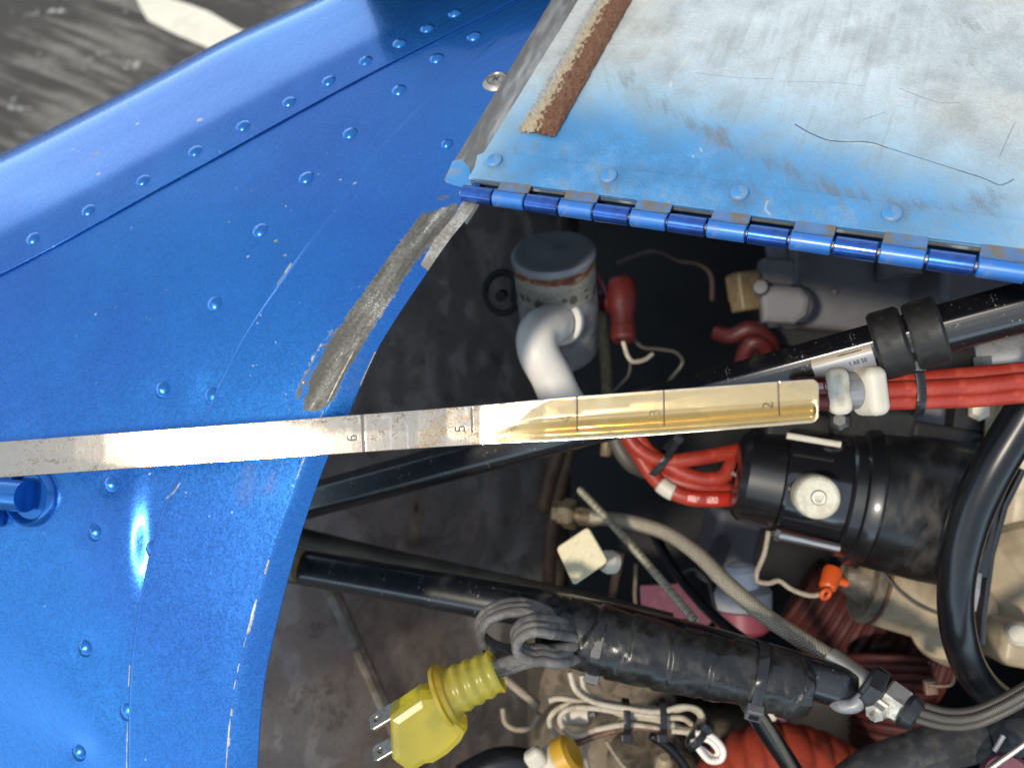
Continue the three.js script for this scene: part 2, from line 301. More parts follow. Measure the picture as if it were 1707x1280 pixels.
// paint, bare metal and grime on the cowling
const cowlMaps = (() => {
  const wear = canvas(S2, S2), chip = canvas(S2, S2), stain = canvas(S2, S2);
  // scuffed bare strip where the door seal rubs
  fills(wear, [[245, [702, 360], [738, 348], [770, 334], [748, 374], [714, 412], [672, 466], [632, 532], [604, 578], [578, 622], [556, 664], [538, 686], [510, 684], [520, 634], [546, 582], [578, 532], [618, 474], [656, 418]]], cpx);
  strokes(wear, [[5, 170, [505, 690], [520, 650]], [9, 150, [720, 335], [752, 326], [775, 322]], [5, 200, [497, 668], [520, 606], [560, 545]]], cpx);
  // bare lip at the upper corner
  fills(chip, [[255, [776, 330], [800, 336], [792, 352], [752, 402], [716, 452], [700, 440], [726, 396], [756, 360]]], cpx);
  const K = (y, w, g = 255, n = 10) => strokes(chip, [[w, g, [dblX(y), y], [dblX(y + n), y + n]]], cpx);
  K(440, 4, 230, 14); K(452, 2.5, 200, 22); K(632, 1.6, 200, 18); K(670, 1.8, 220, 16); K(1110, 2.2, 190, 34); K(1205, 1.8, 210, 75);
  strokes(chip, [[2.4, 210, [302, 806], [290, 822], [277, 830]]], cpx);
  for (let y = 580; y < 1290; y += 7) { const a = ns(N2, 0.2, y / 900); if (a > 0.56) strokes(chip, [[1.2 + (a - 0.56) * 9, 120 + a * 130, [creaseX(y), y], [creaseX(y + 7), y + 7]]], cpx); }
  for (const [y, n, w] of [[935, 20, 3], [1024, 30, 4.5], [1182, 9, 3.5], [1230, 10, 4]]) strokes(chip, [[w, 255, [creaseX(y) + 1, y], [creaseX(y + n) + 1, y + n]]], cpx);
  for (const [y, n, w] of [[590, 50, 12], [545, 30, 5], [1052, 8, 6], [1110, 34, 9], [1195, 60, 8], [1262, 40, 6]]) strokes(chip, [[w, 255, [lipX(y), y], [lipX(y + n), y + n]]], cpx);
  for (let i = 0; i < 90; i++) { const x = 30 + rnd() * 620, y = 240 + rnd() * 1030; if (x < creaseX(y)) strokes(chip, [[0.7 + rnd() * rnd() * 2.6, 130 + rnd() * 120, [x, y], [x + (rnd() - 0.5) * 5, y + (rnd() - 0.5) * 5]]], cpx); }
  for (const [x, y, w] of [[330, 200, 9], [220, 201, 6], [152, 253, 8], [162, 290, 6], [110, 243, 4], [122, 247, 3], [590, 306, 5], [458, 402, 5], [474, 426, 4], [412, 428, 4], [380, 370, 3], [566, 300, 4], [430, 540, 3]]) strokes(chip, [[w, 190, [x, y], [x + w * 0.5, y - w * 0.2]]], cpx);
  for (let i = 0; i < 60; i++) { const x = 320 + rnd() * 120, y = 790 + rnd() * 240; strokes(chip, [[0.7, 60 + rnd() * 70, [x, y], [x + (rnd() - 0.5) * 18, y + (rnd() - 0.5) * 14]]], cpx); }
  // brown runs
  strokes(stain, [[10, 200, [462, 770], [452, 802], [446, 822]], [26, 80, [420, 780], [410, 830]], [7, 130, [505, 700], [498, 740]], [16, 90, [600, 600], [585, 650]]], cpx);
  const wm = channel(softened(wear, 5)), cm = channel(chip), sm = channel(softened(stain, 7));
  return maps(S2, S2, (u, v, x, y) => {
    const i = ((S2 - 1 - y) * S2 + x) * 4, n1 = ns(N1, u * 1.7, v * 1.7), n2 = ns(N2, u * 3, v * 3), n3 = ns(N3, u * 5, v * 5), n4 = ns(N3, u * 13, v * 13), n5 = ns(N3, u * 7.3 + 0.4, v * 7.3 + 0.2);
    let col = mix3([0.019, 0.132, 0.465], [0.017, 0.166, 0.51], sstep(0.2, 0.8, n1)).map((c) => c * (0.94 + 0.05 * n2 + 0.24 * (n4 - 0.5) + 0.20 * (n5 - 0.5)));
    let rough = 0.29 + (n2 - 0.5) * 0.03 + (n5 - 0.5) * 0.16, metal = 0.72;
    const st = sm[i] / 255 * sstep(0.3, 0.7, n3 * 0.5 + n2 * 0.5); col = mix3(col, [0.16, 0.09, 0.06], st * 0.75); metal *= 1 - st * 0.7;
    const w = sstep(0.34, 0.52, wm[i] / 255 * 1.02 + (n2 - 0.5) * 0.5 + (n3 - 0.5) * 0.4);
    if (w > 0) { const g = n3 * 0.45 + n4 * 0.3 + n2 * 0.25; const st2 = ns(N2, (u * 0.91 + v * 0.41) * 1.5, (u * 0.41 - v * 0.91) * 9); let dirt = mix3([0.075, 0.066, 0.05], [0.24, 0.22, 0.18], sstep(0.35, 0.8, g * 0.5 + st2 * 0.5)); dirt = mix3(dirt, [0.48, 0.46, 0.42], sstep(0.68, 0.78, n4 * 0.4 + st2 * 0.6)); col = mix3(col, dirt, w); rough = lerp(rough, 0.62, w); metal = lerp(metal, 0.35, w); }
    const c = sstep(0.28, 0.5, cm[i] / 255 * (0.72 + 0.4 * n3) + (n4 - 0.5) * 0.16);
    if (c > 0) { col = mix3(col, mix3([0.27, 0.23, 0.18], [0.50, 0.46, 0.40], sstep(0.3, 0.7, n2 * 0.6 + n3 * 0.4)), c); rough = lerp(rough, 0.5, c); metal = lerp(metal, 0.45, c); }
    return [...col, rough, metal];
  }, { rep: false });
})();
const peel = (() => { const d = new Uint8Array(512 * 512 * 4); for (let y = 0, i = 0; y < 512; y++) for (let x = 0; x < 512; x++, i += 4) { const q = 255 * (0.65 * ns(N2, x / 512 * 2, y / 512 * 2) + 0.35 * ns(N3, x / 512, y / 512)); d[i] = d[i + 1] = d[i + 2] = q; d[i + 3] = 255; } const t = tex(d, 512, 512, false); t.repeat.set(9, 9); return t; })();
const M = {};
M.paint = mat(cowlMaps, { clearcoat: 0.45, clearcoatRoughness: 0.09, bumpMap: peel, bumpScale: 0.00005 });
M.blue = plain([0.012, 0.145, 0.47], 0.3, 0.72, { clearcoat: 0.6, clearcoatRoughness: 0.1 });
M.blueDeep = worn([0.008, 0.065, 0.33], { patch: [0.012, 0.10, 0.42], rough: 0.3, metal: 0.7, vary: 0.5, clearcoat: 1, clearcoatRoughness: 0.1, tile: [0.05, 0.05] });
M.bareAlu = worn([0.42, 0.39, 0.34], { patch: [0.24, 0.21, 0.17], rough: 0.45, metal: 0.8, spots: 0.25, spot: [0.08, 0.07, 0.06], tile: [0.03, 0.03] });

// ---------------------------------------------------------------- the cowling: parts
const cowl = thing('engine_cowling', 'blue painted riveted metal cowling around the open engine bay', 'engine cowling', P(480, 900, D0(480, 900)));
const nrmAt = (f, x, y) => { const e = 3, a = f(x + e, y).sub(f(x - e, y)), b = f(x, y + e).sub(f(x, y - e)), n = a.cross(b).normalize(); return n.dot(CN) < 0 ? n.negate() : n; };
const skinP = (x, y) => P(x, y, D0(x, y) - skinH(x, y));
const dblP = (x, y) => P(x, y, D0(x, y) - dblH(y) - dblBump(x, y));
const stripP = (v, s) => { const x0 = lerp(-280, 980, v), y0 = seamY(x0), ex = x0 - 120 + 0 * y0, ey = edgeY(ex), x = lerp(x0, ex, Math.min(s, 1)), y = lerp(y0, ey, Math.min(s, 1)); return [x, y]; };
{
  // upper strip: lies over the main skin at the seam, rolls away at its far edge
  const stripD = (x, y, s) => { let h = 0.0014; for (const [a, b] of STRIP_RIVETS) { const r2 = (x - a) ** 2 + (y - b) ** 2; if (r2 < 5000) h -= 0.00046 * Math.exp(-r2 / (2 * 16 * 16)); } h += 0.00022 * Math.sin(x / 170 + y / 140); return D0(x, y) - h + stripOff(s); };
  const f = (s, v) => { const [x, y] = stripP(v, s); return P(x, y, stripD(x, y, s)); };
  cowl.userData.strip = undefined; delete cowl.userData.strip;
  const rows = [[0.0, 0.0016], [0.0006, 0.0009], [0.002, 0.0003], [0.006, 0]];
  const sOf = (u) => u < 0.06 ? u / 0.06 * 0.012 : 0.012 + (u - 0.06) / 0.94 * 0.988;
  const g = grid(90, 240, (u, v) => {
    if (u > 0.93) { const k = (u - 0.93) / 0.07, [x, y] = stripP(v, 1 - 0.12 * k * k); const p = P(x, y, stripD(x, y, 1) + 0.05 * k); return [p, ...cuv(p)]; }
    const s = sOf(u / 0.93), [x, y] = stripP(v, s), edge = u < 0.05 ? 0.0015 * (1 - Math.sqrt(1 - (1 - u / 0.05) ** 2)) : 0;
    const p = P(x, y, stripD(x, y, s) + edge); return [p, ...cuv(p)];
  });
  const strip = part(cowl, 'upper_strip', g, M.paint);
  // main skin
  const Lx = along([[-90, 1000], [-60, 950], [0, 862], [132, 602], [296, 302], [458, 0], [590, -278]]), lx = (y) => y > 575 ? -250 : Lx(y);
  part(cowl, 'skin_panel', grid(220, 340, (u, v) => {
    const y = lerp(-90, 1430, v), a = lx(y) - 14, b = dblX(y) + 26, x = lerp(a, b, u), p = skinP(x, y); return [p, ...cuv(p)];
  }), M.paint);
  // doubler along the opening, then the lip it turns down into
  part(cowl, 'doubler_strip', grid(64, 320, (u, v) => {
    const y = lerp(-110, 1430, v), a = dblX(y), b = y < 318 ? creaseX(y) + 60 * sstep(318, 250, y) : creaseX(y), w = b - a, e = u < 0.05 ? u / 0.05 : 1;
    const ew = lerp(14, 3, sstep(330, 600, y)), x = u < 0.05 ? a + ew * e : a + ew + (w - ew) * (u - 0.05) / 0.95, p = P(x, y, D0(x, y) - dblBump(x, y) - dblH(y) * Math.sqrt(1 - (1 - e) ** 2) + 0.0004 * (1 - e)); return [p, ...cuv(p)];
  }), M.paint);
  part(cowl, 'opening_lip', grid(22, 260, (u, v) => {
    const y = lerp(322, 1430, v), a = creaseX(y) + 0.5, b = Math.max(lipX(y), a + 4), k = Math.min(u / 0.85, 1), x = lerp(a, b, k);
    const base = D0(creaseX(y), y) - dblH(y) - dblBump(creaseX(y), y) + 0.0001 + (D0(x, y) - D0(creaseX(y), y));
    const p = P(x - (u > 0.85 ? (u - 0.85) * 26 : 0), y, base + 0.0036 * Math.pow(k, 1.1) + (u > 0.85 ? (u - 0.85) * 0.008 : 0)); return [p, ...cuv(p)];
  }), M.paint);
  // bare tab where the lip meets the hinge
  { const tp = plane3(P(762, 330, 0.306), P(800, 334, 0.308), P(776, 372, 0.312)); part(cowl, 'corner_tab', plate(tp, [[764, 330], [800, 336], [796, 346], [778, 374], [767, 362]], 0, 0.0009, 0.0002), M.bareAlu); }
  // the top of the cowling behind the door
  part(cowl, 'top_panel', grid(40, 30, (u, v) => { const x = lerp(800, 2050, u), yh = 320 + (x - 771) * 0.1422 + 6, y = lerp(yh - 700, yh, v), p = P(x, y, D0(x, y) + 0.004); return [p, 0.6 + u * 0.01, 0.6 + v * 0.01]; }), M.blue);
  // rivets: low domes with a thin foot
  const dome = [[0, 0.0031], [0.18, 0.0031], [0.3, 0.00295], [0.6, 0.0023], [0.85, 0.0013], [1, 0]];
  const rivet = (p, n, r = 0.0034, hgt = 0.0016) => part(cowl, 'rivet', lathe(p.clone().addScaledVector(n, -0.00025), p.clone().addScaledVector(n, hgt), dome.map(([s, q]) => [s, q / 0.0031 * r]), 24, 1.0), M.blue);
  for (const [x, y] of RIVETS.slice(0, 12)) rivet(skinP(x, y), nrmAt(skinP, x, y));
  rivet(dblP(745, 240), nrmAt(dblP, 745, 240), 0.0026);
  for (const [x, y] of HALF) rivet(skinP(x + 4, y).addScaledVector(CN, 0.0003), nrmAt((a, b) => P(a, b, D0(a, b)), x, y), 0.0033, 0.0009);
  for (const [x, y] of STRIP_RIVETS) {                       // find the strip's own point under that pixel
    let best = [0, 0, 1e9]; for (let i = 0; i <= 60; i++) for (let j = 0; j <= 400; j++) { const s = i / 60 * 0.6, v = j / 400, [a, b] = stripP(v, s), d = (a - x) ** 2 + (b - y) ** 2; if (d < best[2]) best = [s, v, d]; }
    const [s, v] = best, n = f(s, v + 0.004).sub(f(s, v - 0.004)).cross(f(s + 0.02, v).sub(f(s - 0.02, v))).normalize(); if (n.dot(CN) < 0) n.negate();
    rivet(f(s, v), n, 0.0034 - 0.0002 * rnd(), 0.0014 + 0.0002 * rnd());
  }
  // washered screw beside the door
  { const p = dblP(828, 136), n = nrmAt(dblP, 828, 136), q = (h) => p.clone().addScaledVector(n, h);
    const w = part(cowl, 'cup_washer', lathe(q(-0.0003), q(0.0016), [[0, 0.0062], [0.3, 0.0060], [0.9, 0.0047], [1, 0.0040], [0.7, 0.0034]], 36), M.bareAlu);
    const sc = [lathe(q(0.0004), q(0.0016), [[0, 0.0034], [0.7, 0.0033], [1, 0.0025], [1, 0]], 28)];
    part(w, 'screw_head', sc, M.bareAlu);
    const pl = plane(q(0.00162), CR, n), cr = []; for (const a of [0.4, 0.4 + Math.PI / 2]) { const c = Math.cos(a), s = Math.sin(a), b = (l, t) => [l * c - t * s, l * s + t * c]; cr.push(plate(pl, [b(-0.0017, -0.0003), b(0.0017, -0.0003), b(0.0017, 0.0003), b(-0.0017, 0.0003)], -0.0001 + a * 0.00002, 0.00016, 0, true)); }
    part(w, 'cross_slot', cr, plain([0.03, 0.03, 0.03], 0.8));
  }
}
// latch pin with its cup washer at the left edge
{
  const n = nrmAt((a, b) => P(a, b, D0(a, b)), 50, 830), c = skinP(52, 828), t = thing('latch_pin', 'blue painted pin and cup washer on the cowling under the dipstick', 'latch', c);
  const q = (h) => c.clone().addScaledVector(n, h);
  part(t, 'cup', lathe(q(-0.0006), q(0.0032), [[0, 0.0122], [0.3, 0.0121], [0.8, 0.0113], [1, 0.0104], [0.85, 0.0096], [0.3, 0.0086], [0.22, 0]], 48, 0.9), M.blue);
  const L = skinP(-120, 812).addScaledVector(n, 0.0048), R2 = skinP(62, 826).addScaledVector(n, 0.0048);
  part(t, 'pin', sweep(spline([L, L.clone().lerp(R2, 0.5), R2.clone().lerp(L, 0.03), R2], 90), (k) => circle(k > 0.999 ? 0.0008 : k > 0.94 ? 0.0062 * Math.sqrt(1 - ((k - 0.94) / 0.061) ** 2) : 0.0062, 24)), M.blue);
  const a2 = skinP(-60, 866).addScaledVector(n, 0.003), b2 = skinP(10, 858).addScaledVector(n, 0.003);
  part(t, 'keeper', sweep([a2, a2.clone().lerp(b2, 0.8), a2.clone().lerp(b2, 0.94), b2], (k) => circle(k > 0.9 ? 0.002 : k > 0.6 ? 0.0045 : 0.005, 20)), M.blue);
}

// ---------------------------------------------------------------- the door, its hinge and its seal
const HA = P(771, 322, 0.30), HB = P(1713, 456, 0.229), HD = HB.clone().sub(HA), HL = HD.length() / 14, HU = HD.clone().normalize();
const doorPl = plane(HA, HU, (() => { const n = HD.clone().cross(P(920, 0, 0.3456).sub(HA)).normalize(); return n.dot(CN) < 0 ? n.negate() : n; })());
const doorUV = [-0.06, -0.05, 0.30];
const dpx = (x, y) => { const [a, b] = doorPl.at(x, y); return [(a - doorUV[0]) / doorUV[2] * S2, (1 - (b - doorUV[1]) / doorUV[2]) * S2]; };
const doorMaps = (() => {
  const crack = canvas(S2, S2), smear = canvas(S2, S2), blue = canvas(S2, S2), pale = canvas(S2, S2), k = S2 / doorUV[2] * 0.28 / FL / kpx;
  strokes(crack, [[2.0 * k, 235, [1326, 208], [1350, 222], [1380, 234], [1410, 237]], [2.0 * k, 215, [1410, 237], [1450, 238], [1480, 247]], [1.5 * k, 190, [1480, 247], [1540, 266], [1600, 285]], [1.7 * k, 220, [1600, 285], [1640, 298], [1668, 309], [1690, 300]], [1.3 * k, 120, [1668, 260], [1690, 210], [1695, 205]],
    [1.4 * k, 110, [1160, 122], [1230, 130], [1290, 132]], [1.2 * k, 90, [1300, 136], [1390, 138], [1440, 144]], [1.6 * k, 110, [1500, 148], [1560, 170], [1600, 172]], [1.2 * k, 120, [1440, 200], [1475, 188]]], dpx);
  strokes(pale, [[4 * k, 200, [1118, 145], [1122, 128], [1140, 105], [1146, 95]], [10 * k, 150, [1156, 66], [1168, 68]], [4 * k, 150, [1155, 120], [1165, 118]], [5 * k, 130, [1190, 120], [1212, 114]], [3 * k, 170, [1280, 340], [1276, 352], [1284, 362]], [5 * k, 150, [1380, 232], [1440, 240], [1475, 244]], [6 * k, 120, [1490, 166], [1515, 166]],
    [2 * k, 220, [1168, 248], [1170, 254]], [3 * k, 220, [1155, 260], [1156, 262]], [2.5 * k, 230, [1580, 207], [1584, 203]], [2.5 * k, 230, [1680, 202], [1683, 203]]], dpx);
  const c = smear.getContext('2d');
  strokes(smear, [[26 * k, 150, [1107, 170], [1150, 205], [1210, 235], [1290, 275], [1360, 305]], [20 * k, 190, [1360, 316], [1430, 326], [1500, 340]], [18 * k, 140, [1010, 278], [1110, 292], [1260, 310]], [30 * k, 150, [1520, 345], [1600, 352], [1660, 340]], [40 * k, 120, [1640, 320], [1670, 330]], [16 * k, 120, [1107, 210], [1140, 230]], [12 * k, 170, [1200, 340], [1330, 352], [1400, 368]], [18 * k, 150, [830, 250], [870, 245], [960, 262]],
    [40 * k, 90, [1040, 120], [1075, 170]], [26 * k, 110, [1060, 150], [1090, 185]], [20 * k, 170, [1560, 105], [1610, 105]], [14 * k, 150, [1545, 108], [1565, 106]], [80 * k, 60, [1600, 30], [1640, 70]], [30 * k, 60, [1330, 20], [1350, 10]]], dpx);
  for (const [x, y] of [[826, 273], [1016, 299], [1233, 327], [1486, 362]]) { const g = c; strokes(smear, [[44 * k, 170, [x + 4, y + 6], [x + 5, y + 7]]], dpx); }
  fills(blue, [[255, [700, 420], [760, 210], [860, 190], [960, 120], [1010, 110], [1060, 160], [1107, 170], [1200, 190], [1300, 215], [1400, 250], [1500, 275], [1600, 290], [1720, 270], [1820, 300], [1820, 540]]], dpx);
  const cm = channel(crack), sm = channel(softened(smear, 22)), bm = channel(softened(blue, 170)), pm = channel(softened(pale, 1.2));
  return maps(S2, S2, (u, v, x, y) => {
    const i = ((S2 - 1 - y) * S2 + x) * 4, n1 = ns(N1, u * 1.3, v * 1.3), n2 = ns(N2, u * 2.2 + 0.2, v * 2.2), n3 = ns(N3, u * 4, v * 4), n4 = ns(N3, u * 11, v * 11), br = ns(N2, u * 12, v * 0.9), diag = ns(N2, (u + v * 0.6) * 9, (v - u * 0.6) * 1.3);
    let col = mix3([0.38, 0.42, 0.42], [0.49, 0.53, 0.53], n1), rough = 0.52, h = 0.5 + (n3 - 0.5) * 0.5 + (n2 - 0.5) * 0.5;
    col = mix3(col, [0.43, 0.40, 0.33], sstep(0.55, 0.8, ns(N1, u * 0.9 + 0.55, v * 0.9 + 0.1)) * 0.55);
    const b = clamp(bm[i] / 255 * 1.25 + (n1 - 0.5) * 0.25 + (n2 - 0.5) * 0.2 + (n4 - 0.5) * 0.2 + (n3 - 0.5) * 0.15, 0, 1);
    col = mix3(col, mix3([0.22, 0.38, 0.49], [0.028, 0.20, 0.44], sstep(0.5, 1.1, b)), sstep(0.05, 0.9, b) * 0.95); col = mix3(col, [0.20, 0.235, 0.25], sstep(0.55, 0.85, n2 * 0.7 + diag * 0.3) * 0.3 * b);
    const s = sstep(0.24, 0.78, sm[i] / 255 * 1.15 + (n2 - 0.5) * 0.45 + (n4 - 0.5) * 0.5 + (diag - 0.5) * 0.45) * 0.8;
    col = mix3(col, [0.12, 0.115, 0.095], s * 0.9);
    const gr = sstep(0.66, 0.82, n4 * 0.5 + n3 * 0.25 + br * 0.25) * 0.45; col = mix3(col, [0.16, 0.16, 0.15], gr);
    const scr = sstep(0.56, 0.7, br * 0.6 + n3 * 0.4) * sstep(0.45, 0.75, n1) * 0.2; col = mix3(col, [0.2, 0.2, 0.19], scr);
    col = col.map((q) => q * (0.76 + 0.44 * n2) * (1 + (n4 - 0.5) * 0.34 + (n3 - 0.5) * 0.22));
    const p = pm[i] / 255 * sstep(0.25, 0.6, n3 * 0.5 + n2 * 0.5); col = mix3(col, [0.62, 0.57, 0.46], p * 0.7);
    const cr = cm[i] / 255; col = mix3(col, [0.02, 0.04, 0.07], cr); h -= cr * 0.5;
    return [...col, rough + (n2 - 0.5) * 0.2 + s * 0.2, 0.0, h];
  }, { rep: false, bump: true });
})();
M.door = mat(doorMaps, { bumpScale: 0.00022 });
for (const k of ['map', 'roughnessMap', 'metalnessMap', 'bumpMap']) { M.door[k].repeat.set(1 / doorUV[2], 1 / doorUV[2]); M.door[k].offset.set(-doorUV[0] / doorUV[2], -doorUV[1] / doorUV[2]); }
M.scuff = worn([0.11, 0.106, 0.097], { patch: [0.22, 0.22, 0.215], amount: 0.36, soft: 0.22, spots: 0.14, spot: [0.42, 0.41, 0.38], rough: 0.6, tile: [0.035, 0.16], vary: 0.5, seed: 2, bump: 0.0001 });
M.doorBlue = worn([0.045, 0.215, 0.47], { patch: [0.14, 0.22, 0.32], amount: 0.35, rough: 0.45, spots: 0.16, spot: [0.14, 0.12, 0.1], tile: [0.05, 0.05], seed: 4 });
M.knuckle = worn([0.025, 0.16, 0.50], { patch: [0.13, 0.18, 0.28], amount: 0.33, soft: 0.2, rough: 0.45, metal: 0.25, metal2: 0.1, tile: [0.04, 0.03], seed: 8, clearcoat: 0.5, clearcoatRoughness: 0.25 });
const door = thing('oil_access_hatch', 'hinged access hatch of the cowling lying open, pale grey inside with blue overspray', 'hatch', HA);
{
  const P2 = doorPl;
  // outer skin with its scuffed margin; the thinner inner panel lies on it
  const skin = part(door, 'outer_skin', plate(P2, [[772, 311], [752, 308], [741, 303], [738, 297], [741, 288], [752, 270], [900, 26], [990, -130], [1060, -260], [2000, -160], [1950, 452], [1713, 423], [790, 300]], -0.0022, 0.0012, 0.0004), M.scuff);
  part(skin, 'blue_corner', plate(P2, [[770, 309], [753, 306], [744, 300], [742, 294], [753, 266], [768, 262], [782, 276], [786, 310]], -0.0010, 0.00025, 0.0001), M.doorBlue);
  part(door, 'inner_panel', plate(P2, [[780, 298], [788, 284], [832, 214], [860, 168], [930, 55], [1010, -75], [1110, -240], [2000, -160], [1950, 450], [1713, 422]], -0.00075, 0.0010, 0.0003), M.door);
  part(door, 'hinge_leaf', plate(P2, [[788, 300], [797, 262], [815, 255], [1000, 279], [1250, 311], [1500, 344], [1713, 371], [1900, 395], [1940, 450], [1713, 421], [1300, 369], [1000, 328]], 0.00035, 0.0009, 0.0003), M.door);
  for (const [x, y, r] of [[826, 273, 13], [1016, 299, 13], [1233, 327, 14], [1486, 362, 17], [1790, 400, 22]]) {
    const c = P2.px(x, y), q = (h) => c.clone().addScaledVector(P2.n, h), rr = 0.0031;
    part(door, 'rivet', lathe(q(0.0009), q(0.0026), [[0, rr], [0.62, rr], [0.85, rr * 0.94], [1, rr * 0.8], [1, 0]], 28, 0.7), M.doorBlue);
  }
  // knuckles: even ones belong to the cowling, odd ones to the door
  const R0 = 0.0031;
  for (let i = -0; i < 18; i++) {
    const a = HA.clone().addScaledVector(HU, HL * (i + 0.025)), b = HA.clone().addScaledVector(HU, HL * (i + 0.975)), r = i % 2 ? R0 : R0 * 1.02;
    const g = lathe(a, b, [[0, 0.0012], [0, r * 0.86], [0.03, r], [0.97, r], [1, r * 0.86], [1, 0.0012]], 30, 0.6);
    if (i % 2) {
      const u0 = HL * (i + 0.03), u1 = HL * (i + 0.97), lf = plate(P2, [[u0, 0.0006], [u1, 0.0006], [u1, 0.0085], [u0, 0.0085]], 0.00022, 0.0010, 0.0003, true);
      const sect = grid(4, 10, (u, v) => { const an = lerp(-0.5, 1.25, v), rr = r + 0.00015; return [HA.clone().addScaledVector(HU, lerp(u0, u1, u)).addScaledVector(P2.ey, Math.cos(an) * rr).addScaledVector(P2.n, Math.sin(an) * rr), u * 0.012, v * 0.006]; });
      const m = part(door, 'hinge_knuckle', g, M.knuckle); part(m, 'leaf_tab', [lf, sect], M.scuffTab ||= worn([0.17, 0.15, 0.125], { patch: [0.09, 0.18, 0.34], amount: 0.55, soft: 0.1, rough: 0.6, metal: 0.2, tile: [0.03, 0.03], seed: 11 }));
    } else part(cowl, 'hinge_knuckle', g, M.blueDeep);
  }
  part(door, 'hinge_pin', rod(HA.clone().addScaledVector(HU, -0.0008), HA.clone().addScaledVector(HU, HL * 18), 0.0013), M.bareAlu);
  // fuzzy chafing strip along the margin
  const ends = [P2.px(896, 226, 0.001), P2.px(1048, -40, 0.001), P2.px(1156, -225, 0.001)], w = 0.0155, dir = ends[1].clone().sub(ends[0]).normalize(), side = P2.n.clone().cross(dir).normalize();
  if (side.dot(CR) < 0) side.negate();
  const L = ends[0].distanceTo(ends[2]), f = (u, v) => { const e = 0.0008 * (ns(N3, u * 0.11 * 4, v) - 0.5), ww = w + 0.0012 * (ns(N2, u * 3, 0.3) - 0.5), s = (v - 0.5) * ww, h = 0.0018 * Math.pow(Math.max(0, 1 - Math.abs(2 * v - 1) ** 3), 0.5) * Math.min(1, 0.15 + u * 22) + 0.0013 * (ns(N2, u * 6, v * 1.2) - 0.5) + e; return ends[0].clone().addScaledVector(dir, u * L + 0.0016 * (ns(N3, v, 0.3) - 0.5) * (u < 0.02 ? 1 : 0)).addScaledVector(side, s).addScaledVector(P2.n, h); };
  const felt = maps(512, 512, (u, v) => { const a = ns(N2, u * 4, v * 1), b = ns(N3, u * 3, v * 2), c = ns(N3, u * 0.6, v * 5), t = sstep(0.40, 0.52, v + (a - 0.5) * 0.35); let col = mix3([0.50, 0.42, 0.28], [0.19, 0.085, 0.05], t); col = mix3(col, [0.42, 0.43, 0.43], sstep(0.30, 0.12, v + (b - 0.5) * 0.2) * sstep(0.05, 0.15, u)); col = mix3(col, [0.36, 0.22, 0.10], sstep(0.55, 0.7, c) * 0.5); col = mix3(col, [0.05, 0.02, 0.012], sstep(0.6, 0.8, ns(N2, u * 5, v * 3 + 0.4)) * 0.45 * t); return [...col.map((q) => q * (0.65 + 0.7 * b)), 0.95, 0, b * 0.6 + c * 0.4]; }, { bump: true });
  M.felt = mat(felt, { bumpScale: 0.0005 });
  const fs = part(door, 'felt_seal', grid(220, 30, (u, v) => [f(u, v), u * 2.2, v]), M.felt);
  const hair = []; for (let i = 0; i < 2600; i++) {
    const u = Math.pow(rnd(), 1.3), v = rnd() < 0.5 ? (rnd() < 0.5 ? rnd() * 0.12 : 1 - rnd() * 0.12) : rnd(), p = f(u, v), n = P2.n.clone().multiplyScalar(0.5 + rnd()).addScaledVector(side, (v - 0.5) * 2.4 + (rnd() - 0.5)).addScaledVector(dir, (rnd() - 0.6) * 1.6 - (u < 0.01 ? 1 : 0)).normalize();
    const l = 0.0006 + rnd() * 0.0014, q = p.clone().addScaledVector(n, l), t = n.clone().cross(V(rnd() - 0.5, rnd() - 0.5, rnd() - 0.5)).normalize().multiplyScalar(0.00007 + rnd() * 0.00006), t2 = n.clone().cross(t).normalize().multiplyScalar(t.length());
    const g = new THREE.BufferGeometry(), A = p.clone().add(t), B = p.clone().addScaledVector(t, -0.5).add(t2), C = p.clone().addScaledVector(t, -0.5).sub(t2);
    g.setAttribute('position', new THREE.Float32BufferAttribute([A, B, q, B, C, q, C, A, q].flatMap((z) => [z.x, z.y, z.z]), 3)); const uu = u * 2.2; g.setAttribute('uv', new THREE.Float32BufferAttribute(Array(9).fill([uu, v]).flat(), 2)); g.computeVertexNormals(); g.userData.uvOK = true; hair.push(g);
  }
  part(fs, 'fuzz', hair, M.felt, { kind: 'stuff' });
}

